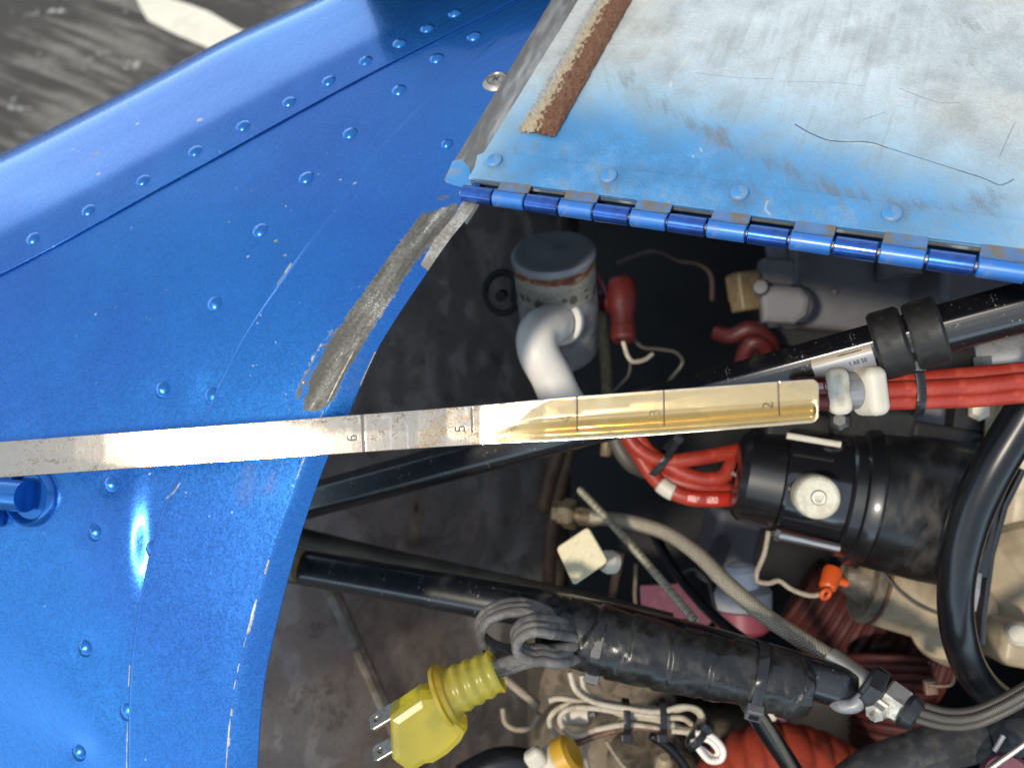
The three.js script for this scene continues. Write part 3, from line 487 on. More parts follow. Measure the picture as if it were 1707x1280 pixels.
// ---------------------------------------------------------------- the ground far below
{
  const gm = maps(1024, 1024, (u, v) => {
    const a = ns(N1, u, v), b = ns(N2, u * 2, v * 2), c = ns(N3, u * 4, v * 4), st = ns(N2, (u + v * 0.5) * 0.5, (v - u * 0.5) * 4);
    let col = mix3([0.05, 0.043, 0.034], [0.19, 0.17, 0.14], sstep(0.42, 0.85, 0.5 * a + 0.5 * st));
    col = col.map((q) => q * (0.5 + 1.0 * c)); col = mix3(col, [0.5, 0.48, 0.43], sstep(0.80, 0.86, b * 0.75 + c * 0.25));
    return [...col, 0.85, 0, c];
  }, { bump: true });
  M.tarmac = mat(gm, { tile: [1.6, 1.6], bumpScale: 0.003 });
  const g = grid(40, 40, (u, v) => { const x = (u - 0.5) * 120, z = (v - 0.5) * 120; return [V(x, 0, z), x, z]; });
  const m = new THREE.Mesh(g, M.tarmac); m.name = 'tarmac_ground'; m.receiveShadow = true; m.userData = { kind: 'structure', label: 'dark scuffed tarmac far below the cowling' }; scene.add(m);
  // sunlit patch of the ground, its light painted as a flat cream shape
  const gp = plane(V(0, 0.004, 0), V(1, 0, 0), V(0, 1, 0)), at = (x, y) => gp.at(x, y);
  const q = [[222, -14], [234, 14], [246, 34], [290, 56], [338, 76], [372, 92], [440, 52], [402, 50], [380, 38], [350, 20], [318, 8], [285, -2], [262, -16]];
  const sunPatch = new THREE.ShapeGeometry(new THREE.Shape(q.map((p) => new THREE.Vector2(...at(...p)))));
  sunPatch.applyMatrix4(gp.m); sunPatch.translate(0, 0.004, 0);
  solo('sunlit_patch', 'sunlit patch on the dark tarmac beyond the cowling edge, its light put in as cream colour', 'sunlit ground', sunPatch, worn([0.80, 0.74, 0.58], { patch: [0.7, 0.64, 0.5], rough: 0.7, tile: [0.4, 0.4], vary: 0.2 })).userData.kind = 'structure';
}

// ---------------------------------------------------------------- materials of the bay
M.black = worn([0.008, 0.008, 0.010], { patch: [0.035, 0.032, 0.026], amount: 0.3, soft: 0.2, spots: 0.225, spot: [0.42, 0.4, 0.32], rough: 0.3, rough2: 0.42, tile: [0.09, 0.05], vary: 0.4, seed: 1, clearcoat: 0.7, clearcoatRoughness: 0.14 });
M.blackClean = worn([0.007, 0.007, 0.008], { patch: [0.016, 0.015, 0.013], amount: 0.3, rough: 0.32, rough2: 0.46, spots: 0.05, spot: [0.3, 0.3, 0.28], tile: [0.1, 0.1], seed: 5, clearcoat: 0.6, clearcoatRoughness: 0.15 });
M.rubber = worn([0.010, 0.010, 0.010], { patch: [0.024, 0.022, 0.018], amount: 0.4, rough: 0.6, rough2: 0.8, tile: [0.05, 0.05], seed: 6, bump: 0.0001 });
M.hose = worn([0.006, 0.0065, 0.009], { patch: [0.009, 0.009, 0.010], rough: 0.2, rough2: 0.34, spots: 0.06, spot: [0.4, 0.4, 0.38], tile: [0.07, 0.07], seed: 7 });
M.tape = worn([0.012, 0.0115, 0.011], { patch: [0.026, 0.024, 0.021], amount: 0.4, soft: 0.3, rough: 0.3, rough2: 0.5, tile: [0.05, 0.05], seed: 9, bump: 0.00008 });
M.cordGrey = worn([0.105, 0.095, 0.085], { patch: [0.17, 0.155, 0.14], rough: 0.55, rough2: 0.7, tile: [0.04, 0.04], seed: 10, bump: 0.00003 });
M.red = worn([0.33, 0.030, 0.016], { patch: [0.38, 0.05, 0.026], amount: 0.45, rough: 0.4, rough2: 0.5, tile: [0.05, 0.02], seed: 12, vary: 0.2 });
M.redDark = worn([0.085, 0.008, 0.009], { patch: [0.055, 0.007, 0.007], rough: 0.5, tile: [0.04, 0.04], seed: 13 });
M.redBoot = worn([0.10, 0.010, 0.009], { patch: [0.06, 0.008, 0.008], amount: 0.4, rough: 0.5, tile: [0.03, 0.03], seed: 14 });
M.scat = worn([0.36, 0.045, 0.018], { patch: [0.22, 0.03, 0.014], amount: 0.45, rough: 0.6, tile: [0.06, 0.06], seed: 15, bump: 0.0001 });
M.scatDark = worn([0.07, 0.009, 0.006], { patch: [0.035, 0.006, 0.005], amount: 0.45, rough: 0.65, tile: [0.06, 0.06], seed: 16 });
M.white = worn([0.82, 0.77, 0.70], { patch: [0.74, 0.66, 0.55], amount: 0.3, soft: 0.3, rough: 0.4, rough2: 0.5, tile: [0.09, 0.09], vary: 0.1, seed: 17 });
M.nylon = worn([0.62, 0.56, 0.45], { patch: [0.42, 0.36, 0.26], amount: 0.3, soft: 0.2, spots: 0.05, spot: [0.1, 0.09, 0.07], rough: 0.5, tile: [0.05, 0.05], vary: 0.12, seed: 18 });
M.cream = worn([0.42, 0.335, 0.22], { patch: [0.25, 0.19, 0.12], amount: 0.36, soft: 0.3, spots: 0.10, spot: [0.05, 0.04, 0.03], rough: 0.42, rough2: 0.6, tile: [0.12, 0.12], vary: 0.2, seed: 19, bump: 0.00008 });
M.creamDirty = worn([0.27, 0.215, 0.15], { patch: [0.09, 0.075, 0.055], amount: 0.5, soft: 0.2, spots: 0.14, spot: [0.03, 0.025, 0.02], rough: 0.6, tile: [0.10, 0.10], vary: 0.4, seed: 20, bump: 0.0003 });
M.canGrey = worn([0.29, 0.29, 0.295], { patch: [0.17, 0.165, 0.16], amount: 0.45, soft: 0.2, rough: 0.42, metal: 0.2, tile: [0.06, 0.06], seed: 21 });
M.canLid = plain([0.28, 0.285, 0.295], 0.42, 0.1);
M.canDark = worn([0.13, 0.13, 0.13], { patch: [0.08, 0.08, 0.083], rough: 0.5, metal: 0.1, tile: [0.05, 0.05], seed: 22 });
M.grey = worn([0.155, 0.15, 0.162], { patch: [0.115, 0.112, 0.12], amount: 0.4, soft: 0.3, rough: 0.6, tile: [0.12, 0.12], seed: 23, vary: 0.15 });
M.steel = worn([0.62, 0.58, 0.50], { patch: [0.40, 0.36, 0.29], amount: 0.4, rough: 0.4, rough2: 0.5, metal: 0.9, tile: [0.03, 0.03], seed: 24 });
M.brass = worn([0.46, 0.36, 0.22], { patch: [0.28, 0.21, 0.13], amount: 0.45, rough: 0.35, metal: 0.9, tile: [0.02, 0.02], seed: 25 });
M.copper = worn([0.22, 0.12, 0.07], { patch: [0.10, 0.06, 0.04], amount: 0.5, rough: 0.5, metal: 0.2, tile: [0.05, 0.05], seed: 26, vary: 0.5 });
M.wireTan = worn([0.36, 0.30, 0.22], { patch: [0.26, 0.20, 0.14], rough: 0.55, tile: [0.02, 0.02], seed: 27 });
M.wireWhite = worn([0.56, 0.49, 0.38], { patch: [0.38, 0.31, 0.23], amount: 0.4, rough: 0.5, tile: [0.03, 0.03], seed: 28 });
M.orange = plain([0.60, 0.085, 0.012], 0.4);
M.pink = worn([0.19, 0.062, 0.09], { patch: [0.14, 0.045, 0.07], rough: 0.5, tile: [0.05, 0.05], seed: 30 });
M.olive = worn([0.20, 0.155, 0.085], { patch: [0.13, 0.095, 0.05], rough: 0.5, tile: [0.05, 0.05], seed: 31 });
M.tie = plain([0.016, 0.016, 0.018], 0.3);
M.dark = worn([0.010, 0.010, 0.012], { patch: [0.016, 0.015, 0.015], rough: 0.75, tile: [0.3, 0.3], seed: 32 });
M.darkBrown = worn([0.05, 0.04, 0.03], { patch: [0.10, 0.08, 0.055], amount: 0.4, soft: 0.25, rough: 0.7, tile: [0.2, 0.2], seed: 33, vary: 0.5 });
M.lead = plain([0.10, 0.09, 0.075], 0.5, 0.2);
// woven steel braid: crossed ribs
M.braid = mat(maps(256, 256, (u, v) => { const a = Math.abs(Math.sin((u + v) * Math.PI * 5)), b = Math.abs(Math.sin((u - v) * Math.PI * 5)), h = Math.max(a * (Math.sin((u - v) * Math.PI * 10) > 0 ? 1 : 0.45), b * (Math.sin((u + v) * Math.PI * 10) > 0 ? 0.45 : 1)), n = ns(N2, u, v); return [...mix3([0.05, 0.04, 0.03], [0.66, 0.58, 0.44], h * (0.6 + 0.5 * n)), 0.45, 0.45, h]; }, { bump: true }), { tile: [0.0085, 0.0085], bumpScale: 0.0003 });
M.braidDark = mat(maps(128, 128, (u, v) => { const a = Math.abs(Math.sin((u + v) * Math.PI * 4)), b = Math.abs(Math.sin((u - v) * Math.PI * 4)), h = Math.max(a, b); return [...mix3([0.012, 0.011, 0.010], [0.26, 0.23, 0.185], h ** 8), 0.45, 0.7, h]; }, { bump: true }), { tile: [0.004, 0.004], bumpScale: 0.0002 });

// ---------------------------------------------------------------- firewall and the shell that closes the bay
const fwPl = plane(P(430, 640, 0.46), P(930, 640, 0.72).sub(P(430, 640, 0.46)), P(930, 640, 0.72).sub(P(430, 640, 0.46)).cross(CU).negate());
if (fwPl.n.dot(CN) < 0) { fwPl.n.negate(); fwPl.ey.negate(); }
{
  const t = thing('firewall', 'smudged bare metal firewall sheet on the left inside the engine bay', 'firewall', P(640, 900, 0.55));
  const U0 = -0.18, V0 = -0.45, SU = 0.62, SV = 0.9, f2 = (x, y) => { const [a, b] = fwPl.at(x, y); return [(a - U0) / SU * 1024, (1 - (b - V0) / SV) * 1024]; };
  const st = canvas(1024, 1024), dk = canvas(1024, 1024), k2 = 1 / kpx;
  strokes(st, [[22 * k2, 210, [688, 835], [712, 850], [722, 868]], [14 * k2, 150, [700, 870], [690, 890]], [10 * k2, 120, [740, 780], [752, 800]]], f2);
  strokes(dk, [[7 * k2, 255, [694, 846]], [3 * k2, 200, [716, 847]], [3 * k2, 200, [705, 600], [708, 604]]], f2);
  const sm = channel(softened(st, 5)), dm = channel(softened(dk, 1.5));
  const fm = maps(1024, 1024, (u, v, x, y) => {
    const i = ((1023 - y) * 1024 + x) * 4, a = ns(N1, u * 1.5, v * 2), b = ns(N2, u * 2.5 + 0.3, v * 3), c = ns(N3, u * 4, v * 4), s = ns(N2, u * 1.6 + v * 1.1, v * 3), s2 = ns(N1, u * 0.8 + v * 0.5, v * 2.2);
    let col = mix3([0.50, 0.445, 0.425], [0.70, 0.64, 0.595], s2); col = mix3(col, [0.27, 0.175, 0.12], sstep(0.5, 0.75, b * 0.5 + a * 0.5) * 0.65); col = mix3(col, [0.13, 0.105, 0.08], sstep(0.55, 0.8, s * 0.6 + c * 0.4) * 0.55);
    col = mix3(col, [0.48, 0.38, 0.23], sm[i] / 255 * sstep(0.3, 0.6, b * 0.6 + c * 0.4)); col = mix3(col, [0.05, 0.04, 0.03], dm[i] / 255);
    col = mix3(col, [0.05, 0.045, 0.04], sstep(0.78, 0.86, c * 0.7 + b * 0.3) * 0.7);
    return [...col.map((q) => q * (0.85 + 0.3 * c)), 0.26 + 0.2 * b + 0.06 * c, 0.6 - 0.4 * sstep(0.5, 0.75, b), s];
  }, { rep: false, bump: true });
  M.firewall = mat(fm, { bumpScale: 0.0002 });
  const corner = (u, v) => { const x = lerp(U0, U0 + SU, u), y = lerp(V0, V0 + SV, v), w = 0.004 * (ns(N1, u * 0.9, v * 1.3) - 0.5); return [fwPl.pt(x, y, w), u, v]; };
  const ua = (fwPl.at(392, 640)[0] - U0) / SU, ub = (fwPl.at(955, 640)[0] - U0) / SU, vb = (fwPl.at(600, 235)[1] - V0) / SV;
  part(t, 'sheet', grid(60, 80, (u, v) => corner(lerp(ua, ub, u), v * vb)), M.firewall);
  // raised strip put in to follow a lighter streak on the sheet
  M.fwRib = worn([0.38, 0.35, 0.31], { patch: [0.22, 0.18, 0.14], amount: 0.45, soft: 0.2, rough: 0.45, metal: 0.5, tile: [0.08, 0.08], seed: 34, vary: 0.3 });
  for (const [a, b, wd] of [[[548, 975], [690, 1290], 15]]) if (wd) {
    const p0 = fwPl.px(...a), p1 = fwPl.px(...b), m = 0.45 * 0 + PX(wd, 0.52);
    part(t, 'raised_strip', sweep([p0, p0.clone().lerp(p1, 0.5), p1], [[-m, -0.002], [-m * 0.75, 0.0022], [-m * 0.4, 0.0036], [m * 0.4, 0.0036], [m * 0.75, 0.0022], [m, -0.002]], { fixUp: fwPl.n, crease: 0.5 }), M.fwRib);
  }
  part(t, 'edge_angle', sweep([fwPl.px(948, 300), fwPl.px(935, 700), fwPl.px(925, 1040), fwPl.px(920, 1300)], rect(0.02, 0.014, 0.002), { fixUp: fwPl.n, crease: 0.6 }), M.darkBrown);
  part(t, 'patch_plate', plate(fwPl, [[838, 946], [905, 962], [902, 992], [840, 975]], 0.004, 0.003, 0.0006), M.olive);
}
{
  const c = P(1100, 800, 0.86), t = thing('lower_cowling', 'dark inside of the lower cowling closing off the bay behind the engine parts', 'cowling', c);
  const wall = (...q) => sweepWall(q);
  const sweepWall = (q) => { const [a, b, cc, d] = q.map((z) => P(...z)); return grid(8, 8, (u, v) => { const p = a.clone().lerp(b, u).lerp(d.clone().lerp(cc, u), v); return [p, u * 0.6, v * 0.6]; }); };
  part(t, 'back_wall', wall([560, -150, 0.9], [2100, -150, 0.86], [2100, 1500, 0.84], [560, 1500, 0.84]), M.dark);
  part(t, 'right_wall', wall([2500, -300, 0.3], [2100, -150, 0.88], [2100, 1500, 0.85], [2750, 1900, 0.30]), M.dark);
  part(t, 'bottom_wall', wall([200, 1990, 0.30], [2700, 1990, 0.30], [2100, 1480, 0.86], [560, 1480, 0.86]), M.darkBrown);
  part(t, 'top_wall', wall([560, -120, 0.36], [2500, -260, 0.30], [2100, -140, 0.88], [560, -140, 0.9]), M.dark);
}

// ---------------------------------------------------------------- small builders
const ringPts = (c, ex, ey, n = 36, a0 = 0, a1 = Math.PI * 2) => Array.from({ length: n + 1 }, (_, i) => { const a = a0 + (a1 - a0) * i / n; return c.clone().addScaledVector(ex, Math.cos(a)).addScaledVector(ey, Math.sin(a)); });
function tieGeo(c, axis, rx, ry, wd = 0.0032, th = 0.0011, head = -Math.PI / 2, headSize = 0.0055) {   // a cable tie round an axis
  axis = axis.clone().normalize(); const ex = CN.clone().addScaledVector(axis, -CN.dot(axis)).normalize(), ey = axis.clone().cross(ex).normalize(); if (ey.dot(CU) < 0) ey.negate();
  const strap = sweep(ringPts(c, ex.clone().multiplyScalar(rx), ey.clone().multiplyScalar(ry)), rect(th, wd, 0.0003), { fixUp: axis, crease: 0.7 });
  const p = c.clone().addScaledVector(ex, Math.cos(head) * rx).addScaledVector(ey, Math.sin(head) * ry), n = ex.clone().multiplyScalar(Math.cos(head)).addScaledVector(ey, Math.sin(head)), s = n.clone().cross(axis);
  const h = box(p.clone().addScaledVector(n, 0.0012), wd * 1.5, headSize, 0.0042, new THREE.Matrix4().makeBasis(axis, s, n), 0.0006);
  const slot = box(p.clone().addScaledVector(n, 0.0034), wd * 0.9, headSize * 0.5, 0.0006, new THREE.Matrix4().makeBasis(axis, s, n), 0.0002);
  return [strap, h, slot];
}
const dirPx = (a, b) => P(...b).sub(P(...a)).normalize();

// ---------------------------------------------------------------- motor mount tubes
const T1a = P(440, 855, 0.455), T1b = P(1485, 572, 0.318), T1d = T1b.clone().sub(T1a).normalize();
{
  const far = T1b.clone().addScaledVector(T1d, 0.14), t = thing('engine_mount_tube', 'upper black engine mount tube crossing under the dipstick, with paint specks', 'mount tube', T1a, 'engine mount tubes');
  delete t.userData.group;
  part(t, 'tube', rod(T1a, far, 0.0096, 28), M.black);
  // thin wire lying along its upper side
  const up = CU.clone().addScaledVector(T1d, -CU.dot(T1d)).normalize();
  // clamp of two rubber rings
  const q = (x) => T1b.clone().addScaledVector(T1d, x);
  const clampT = solo('rubber_clamp', 'thick black rubber cushion clamp round the upper mount tube', 'clamp', [lathe(q(-0.006), q(0.006), [[0, 0.009], [0, 0.0125], [0.12, 0.0138], [0.88, 0.0138], [1, 0.0125], [1, 0.009]], 40, 0.6), lathe(q(0.0072), q(0.019), [[0, 0.009], [0, 0.0128], [0.1, 0.0135], [0.9, 0.0135], [1, 0.0122], [1, 0.009]], 40, 0.6)], M.rubber);
  // paper placard stuck to the tube
  const cv = canvas(512, 256, '#9a8a76'); const x = cv.getContext('2d'); x.fillStyle = '#8d8f95'; x.fillRect(0, 140, 512, 116); x.fillStyle = '#1c1712'; x.fillRect(0, 132, 512, 5); x.fillRect(0, 0, 5, 256); x.font = 'bold 44px sans-serif'; x.fillText('1 AR 50', 300, 205); x.fillText('....', 250, 115); x.fillRect(230, 112, 200, 8);
  const ct = new THREE.CanvasTexture(cv); ct.colorSpace = THREE.SRGBColorSpace;
  const a0 = q(-0.030), n0 = CN.clone().addScaledVector(T1d, -CN.dot(T1d)).normalize(), lg = grid(10, 20, (u, v) => { const an = lerp(-0.75, 0.75, v) + 0.05; return [a0.clone().addScaledVector(T1d, u * 0.023).addScaledVector(n0, Math.cos(an) * 0.0099).addScaledVector(up.clone(), Math.sin(an) * 0.0099), u, v]; });
  part(t, 'placard', lg, new THREE.MeshPhysicalMaterial({ map: ct, roughness: 0.35 }));
}
const T2 = [[380, 922, 0.435], [500, 943, 0.42], [830, 1000, 0.382], [1050, 1045, 0.362], [1400, 1150, 0.345]];
{
  const t = thing('engine_mount_tube', 'lower black engine mount tube running from the lip to the taped bundle', 'mount tube', P(...T2[1]));
  part(t, 'tube', sweep(spline([P(380, 925, 0.437), P(600, 962, 0.408), P(830, 1003, 0.382), P(1000, 1035, 0.366), P(1200, 1085, 0.353), P(1420, 1150, 0.343)], 40), circle(0.0092, 28)), M.black);
  part(t, 'weld_collar', rod(P(488, 940, 0.414), P(499, 942, 0.413), 0.0086, 24), M.olive);
  solo('conduit_pipe', 'thin dark brown pipe just behind the lower mount tube', 'pipe', tube([[440, 880, 0.47], [620, 925, 0.45], [800, 965, 0.43], [1000, 1010, 0.42], [1120, 1040, 0.41]], 0.0055, 30, 14), M.darkBrown);  // dark brown pipe with lighter brown patches
}

// ---------------------------------------------------------------- the canister with its elbow, bracket and boot
{
  const A = P(938, 600, 0.47), B = P(922, 421, 0.425), L = A.distanceTo(B), r = 0.0222, t = thing('fuel_pump_canister', 'grey metal canister with a rusty label band on the firewall', 'fuel pump', A);
  const at = (s) => A.clone().lerp(B, s);
  part(t, 'lower_housing', lathe(at(0.05), at(0.68), [[0, 0.004], [0.0, 0.017], [0.08, 0.0205], [0.2, 0.0222], [0.9, 0.0222], [1, 0.021]], 48), M.canGrey);
  part(t, 'can', lathe(at(0.66), at(0.985), [[0, 0.0208], [0.05, 0.0215], [1, 0.0215]], 48), M.canGrey);
  const cv = canvas(1024, 256, '#9b9488'); const x = cv.getContext('2d'); for (let i = 0; i < 900; i++) { x.fillStyle = ['#8a8172', '#aaa498', '#6f6757', '#b3aea4'][i % 4]; x.globalAlpha = 0.25; x.fillRect(rnd() * 1024, rnd() * 256, 4 + rnd() * 40, 2 + rnd() * 10); }
  x.globalAlpha = 0.7; x.fillStyle = '#3c362d'; for (let j = 0; j < 6; j++) for (let i = 0; i < 110; i++) if (rnd() < 0.72) x.fillRect(i * 9.3, 110 + j * 20, 6, 8); x.globalAlpha = 0.85; for (let i = 0; i < 60; i++) { x.fillStyle = ['#7a4024', '#93502c', '#5b3520'][i % 3]; const u = rnd() * 1024; x.beginPath(); x.ellipse(u, 14 + 60 * rnd() * rnd(), 18 + rnd() * 60, 5 + rnd() * 12, 0, 0, 7); x.fill(); }
  x.globalAlpha = 0.8; x.fillStyle = '#4c463c'; for (let i = 0; i < 14; i++) { x.beginPath(); x.ellipse(rnd() * 1024, 160 + rnd() * 90, 14 + rnd() * 30, 10 + rnd() * 30, 0, 0, 7); x.fill(); }
  const ct = new THREE.CanvasTexture(cv); ct.colorSpace = THREE.SRGBColorSpace; ct.wrapS = THREE.RepeatWrapping;
  const ax = B.clone().sub(A).normalize(), e1 = CN.clone().addScaledVector(ax, -CN.dot(ax)).normalize(), e2 = ax.clone().cross(e1);
  part(t, 'label_band', grid(60, 4, (u, v) => { const an = -u * 2 * Math.PI; return [at(lerp(0.685, 0.955, v)).addScaledVector(e1, Math.cos(an) * 0.0219).addScaledVector(e2, -Math.sin(an) * 0.0219), u * 2, v]; }), new THREE.MeshPhysicalMaterial({ map: ct, roughness: 0.55, metalness: 0.25 }));
  const cap = part(t, 'cap', lathe(at(0.965), at(1.02), [[0, 0.0224], [0.55, 0.0226], [0.9, 0.0218], [1, 0.0205], [1, 0.018], [0.96, 0.0172], [0.98, 0.004], [1.08, 0.003], [1.1, 0]], 48, 0.4), M.canLid);
  part(t, 'clamp_bracket', [sweep(ringPts(P(838, 488, 0.452), CR.clone().multiplyScalar(0.0098), CU.clone().multiplyScalar(0.0115), 30, 0.6, 5.6), rect(0.003, 0.012, 0.0008), { fixUp: CN, crease: 0.6 }), box(P(872, 480, 0.446), 0.014, 0.017, 0.004, axes(-4, 10, -30), 0.001), rod(P(838, 490, 0.46), P(834, 494, 0.448), 0.003)], M.rubber);
  const elbow = thing('outlet_elbow', 'white plastic pipe elbow plugged into the side of the grey canister', 'pipe elbow', P(910, 540, 0.44));
  part(elbow, 'pipe', tube([[934, 531, 0.442], [918, 541, 0.424], [896, 558, 0.413], [898, 588, 0.410], [920, 630, 0.412], [945, 690, 0.412], [955, 712, 0.412]], (s) => 0.0114 - 0.0008 * Math.sin(s * 3) + 0.0008 * sstep(0.72, 0.8, s), 70, 32), M.white);
  part(elbow, 'flange', lathe(P(935, 531, 0.4345), P(921, 539, 0.4255), [[0, 0.009], [0, 0.0136], [0.2, 0.0142], [0.42, 0.0138], [0.5, 0.0126], [0.5, 0.011]], 40), M.white);
  const boot = thing('terminal_boot', 'red rubber terminal boot on the right side of the canister', 'terminal boot', P(1030, 510, 0.45));
  part(boot, 'boot', lathe(P(1035, 466, 0.452), P(1040, 568, 0.44), [[0, 0.002], [0, 0.0055], [0.04, 0.0074], [0.10, 0.0082], [0.3, 0.0086], [0.46, 0.0080], [0.58, 0.0066], [0.78, 0.0064], [0.8, 0.0072], [0.95, 0.0070], [1, 0.0058], [1, 0]], 28), M.redBoot);
  part(boot, 'nipple', lathe(P(1040, 510, 0.45), P(1006, 500, 0.455), [[0, 0.008], [0.5, 0.0065], [1, 0.006], [1, 0]], 24), M.redBoot);
  part(boot, 'stud', rod(P(1012, 494, 0.456), P(996, 490, 0.459), 0.0024), M.canGrey);
  solo('ground_wire', 'pale grey wire bent under the red boot', 'wire', tube([[1038, 566, 0.442], [1046, 592, 0.444], [1054, 602, 0.446], [1074, 600, 0.45], [1088, 590, 0.455]], 0.0013, 40, 8), M.wireWhite);
  solo('looped_wire', 'thin brown wire curving right from the red boot into the dark', 'wire', tube([[1050, 555, 0.45], [1070, 578, 0.455], [1100, 582, 0.46], [1128, 588, 0.465], [1138, 604, 0.47], [1118, 632, 0.47], [1096, 660, 0.46]], 0.0012, 40, 8), M.lead);
  solo('branch_wire', 'thin dark wire hanging below the grey wire near the brown rod', 'wire', tube([[1052, 602, 0.455], [1048, 625, 0.46], [1030, 645, 0.47], [1012, 665, 0.47]], 0.0009, 30, 8), M.lead);
  solo('pink_wire', 'pink wire running down beside the canister cap', 'wire', tube([[990, 400, 0.47], [986, 425, 0.455], [990, 450, 0.448], [1004, 474, 0.447], [1015, 500, 0.45]], 0.0012, 30, 8), plain([0.20, 0.035, 0.06], 0.5));
  solo('ignition_lead', 'dull red brown lead arching in the dark under the hinge', 'lead', tube([[1030, 440, 0.56], [1070, 424, 0.55], [1100, 420, 0.54], [1130, 434, 0.54], [1165, 440, 0.54], [1184, 456, 0.54], [1188, 500, 0.55]], 0.0018, 40, 10), plain([0.06, 0.035, 0.03], 0.5));
  solo('brown_rod', 'olive brown rod standing behind the canister above the dipstick', 'rod', tube([[1000, 520, 0.50], [1008, 580, 0.5], [1012, 640, 0.5], [1014, 700, 0.5], [1010, 760, 0.5]], 0.0036, 20, 12), M.olive);
  for (const [pp, l] of [[[[957, 690, 0.56], [945, 760, 0.56], [928, 830, 0.57], [918, 900, 0.58], [915, 1010, 0.6]], 'outer brown hose down the firewall edge below the dipstick'], [[[938, 690, 0.55], [930, 750, 0.55], [915, 800, 0.56], [905, 850, 0.57]], 'inner brown hose beside the firewall edge below the dipstick']]) solo('brown_hose', l, 'hose', tube(pp, 0.0052, 24, 12), M.copper);
}

// ---------------------------------------------------------------- things at the upper right of the bay
{
  const t = thing('grey_housing', 'large grey box housing at the back under the hatch hinge', 'housing', P(1430, 500, 0.58));
  part(t, 'body', box(P(1425, 490, 0.60), 0.115, 0.068, 0.05, axes(-4, -8, 6), 0.006), M.grey);
  part(t, 'side_block', box(P(1625, 470, 0.57), 0.08, 0.05, 0.05, axes(-6, -8, 6), 0.005), M.grey);
  part(t, 'rib_block', box(P(1500, 440, 0.56), 0.018, 0.02, 0.03, axes(-4, -6, 4), 0.002), M.grey);
  part(t, 'screw_head', lathe(P(1392, 487, 0.575), P(1391, 486, 0.568), [[0, 0.003], [0.6, 0.003], [1, 0.0018], [1, 0]], 16), M.grey);
  part(t, 'lower_ledge', box(P(1390, 575, 0.575), 0.12, 0.012, 0.03, axes(-4, -10, 0), 0.002), M.dark);
  const f = thing('hose_fitting', 'grey angled hose fitting with a round cap in front of the grey housing', 'pipe fitting', P(1310, 500, 0.53));
  part(f, 'body', [plate(plane(P(1300, 500, 0.53), CR.clone().addScaledVector(CU, -0.05), CN.clone().addScaledVector(CR, -0.15)), [[1262, 480], [1266, 540], [1320, 542], [1340, 528], [1345, 500], [1330, 482], [1296, 478]], 0, 0.014, 0.004)], M.grey);
  part(f, 'round_boss', lathe(P(1328, 505, 0.56), P(1322, 510, 0.522), [[0, 0.013], [0.8, 0.0125], [0.92, 0.011], [1, 0.008], [1, 0]], 30), M.grey);
  part(f, 'inlet_knob', lathe(P(1274, 487, 0.545), P(1268, 478, 0.512), [[0, 0.006], [0.75, 0.0058], [1, 0.0042], [1, 0]], 24), M.grey);
  part(f, 'post', [box(P(1293, 455, 0.54), 0.022, 0.018, 0.016, axes(-5, 0, 0), 0.003), rod(P(1300, 445, 0.542), P(1294, 405, 0.545), 0.0075, 20)], M.grey);
  solo('cream_connector', 'dull cream square connector left of the grey hose fitting', 'connector', [box(P(1243, 486, 0.535), 0.018, 0.026, 0.014, axes(8, 0, 20), 0.002), box(P(1228, 480, 0.54), 0.008, 0.018, 0.012, axes(8, 0, 20), 0.0015)], M.olive);
  for (const [pp, l] of [[[[1195, 555, 0.53], [1220, 560, 0.52], [1250, 548, 0.515], [1280, 565, 0.52], [1290, 590, 0.53]], 'dark red lead looping under the cream connector'], [[[1250, 640, 0.53], [1238, 600, 0.52], [1256, 570, 0.512], [1275, 580, 0.515], [1278, 620, 0.53]], 'dark red lead standing behind the mount tube below the hose fitting']]) solo('red_lead', l, 'lead', tube(pp, 0.0052, 40, 12), M.redDark);
  const g = thing('steel_cylinder', 'grey metal cylinder at the right edge above the red cables', 'cylinder', P(1680, 600, 0.40));
  part(g, 'barrel', lathe(P(1628, 606, 0.40), P(1760, 590, 0.385), [[0, 0.002], [0, 0.0115], [0.06, 0.0128], [1, 0.0128]], 32), M.canGrey);
  part(g, 'square_nut', box(P(1640, 606, 0.388), 0.006, 0.007, 0.006, axes(6, 0, 20), 0.0006), M.canDark);
  solo('junction_block', 'black block between the mount tube and the red cables', 'block', [box(P(1590, 605, 0.42), 0.05, 0.030, 0.03, axes(5, 0, 5), 0.003)], M.dark);
  const b = thing('bolted_bracket', 'dark bracket with a pale bolt head below the red cables at the right', 'bracket', P(1625, 690, 0.41));
  part(b, 'strap', sweep(pts3([[1650, 660, 0.40], [1652, 700, 0.402], [1648, 740, 0.41], [1630, 775, 0.42]]), rect(0.006, 0.0016, 0.0004), { fixUp: CN, crease: 0.6 }), M.olive);
  part(b, 'block', box(P(1612, 690, 0.412), 0.017, 0.016, 0.010, axes(-6, 0, 0), 0.001), M.dark);
  part(b, 'bolt_head', lathe(P(1633, 685, 0.404), P(1632, 684, 0.397), [[0, 0.0052], [0.6, 0.0052], [1, 0.003], [1, 0]], 6, 0.3), M.nylon);
  solo('baffle', 'plain grey baffle sheet behind the starter below the red cables', 'baffle', [plate(plane(P(1540, 690, 0.47), CR, CN.clone().addScaledVector(CU, 0.1)), [[1470, 650], [1680, 630], [1690, 740], [1480, 740]], 0, 0.003, 0.0006)], M.grey);
}
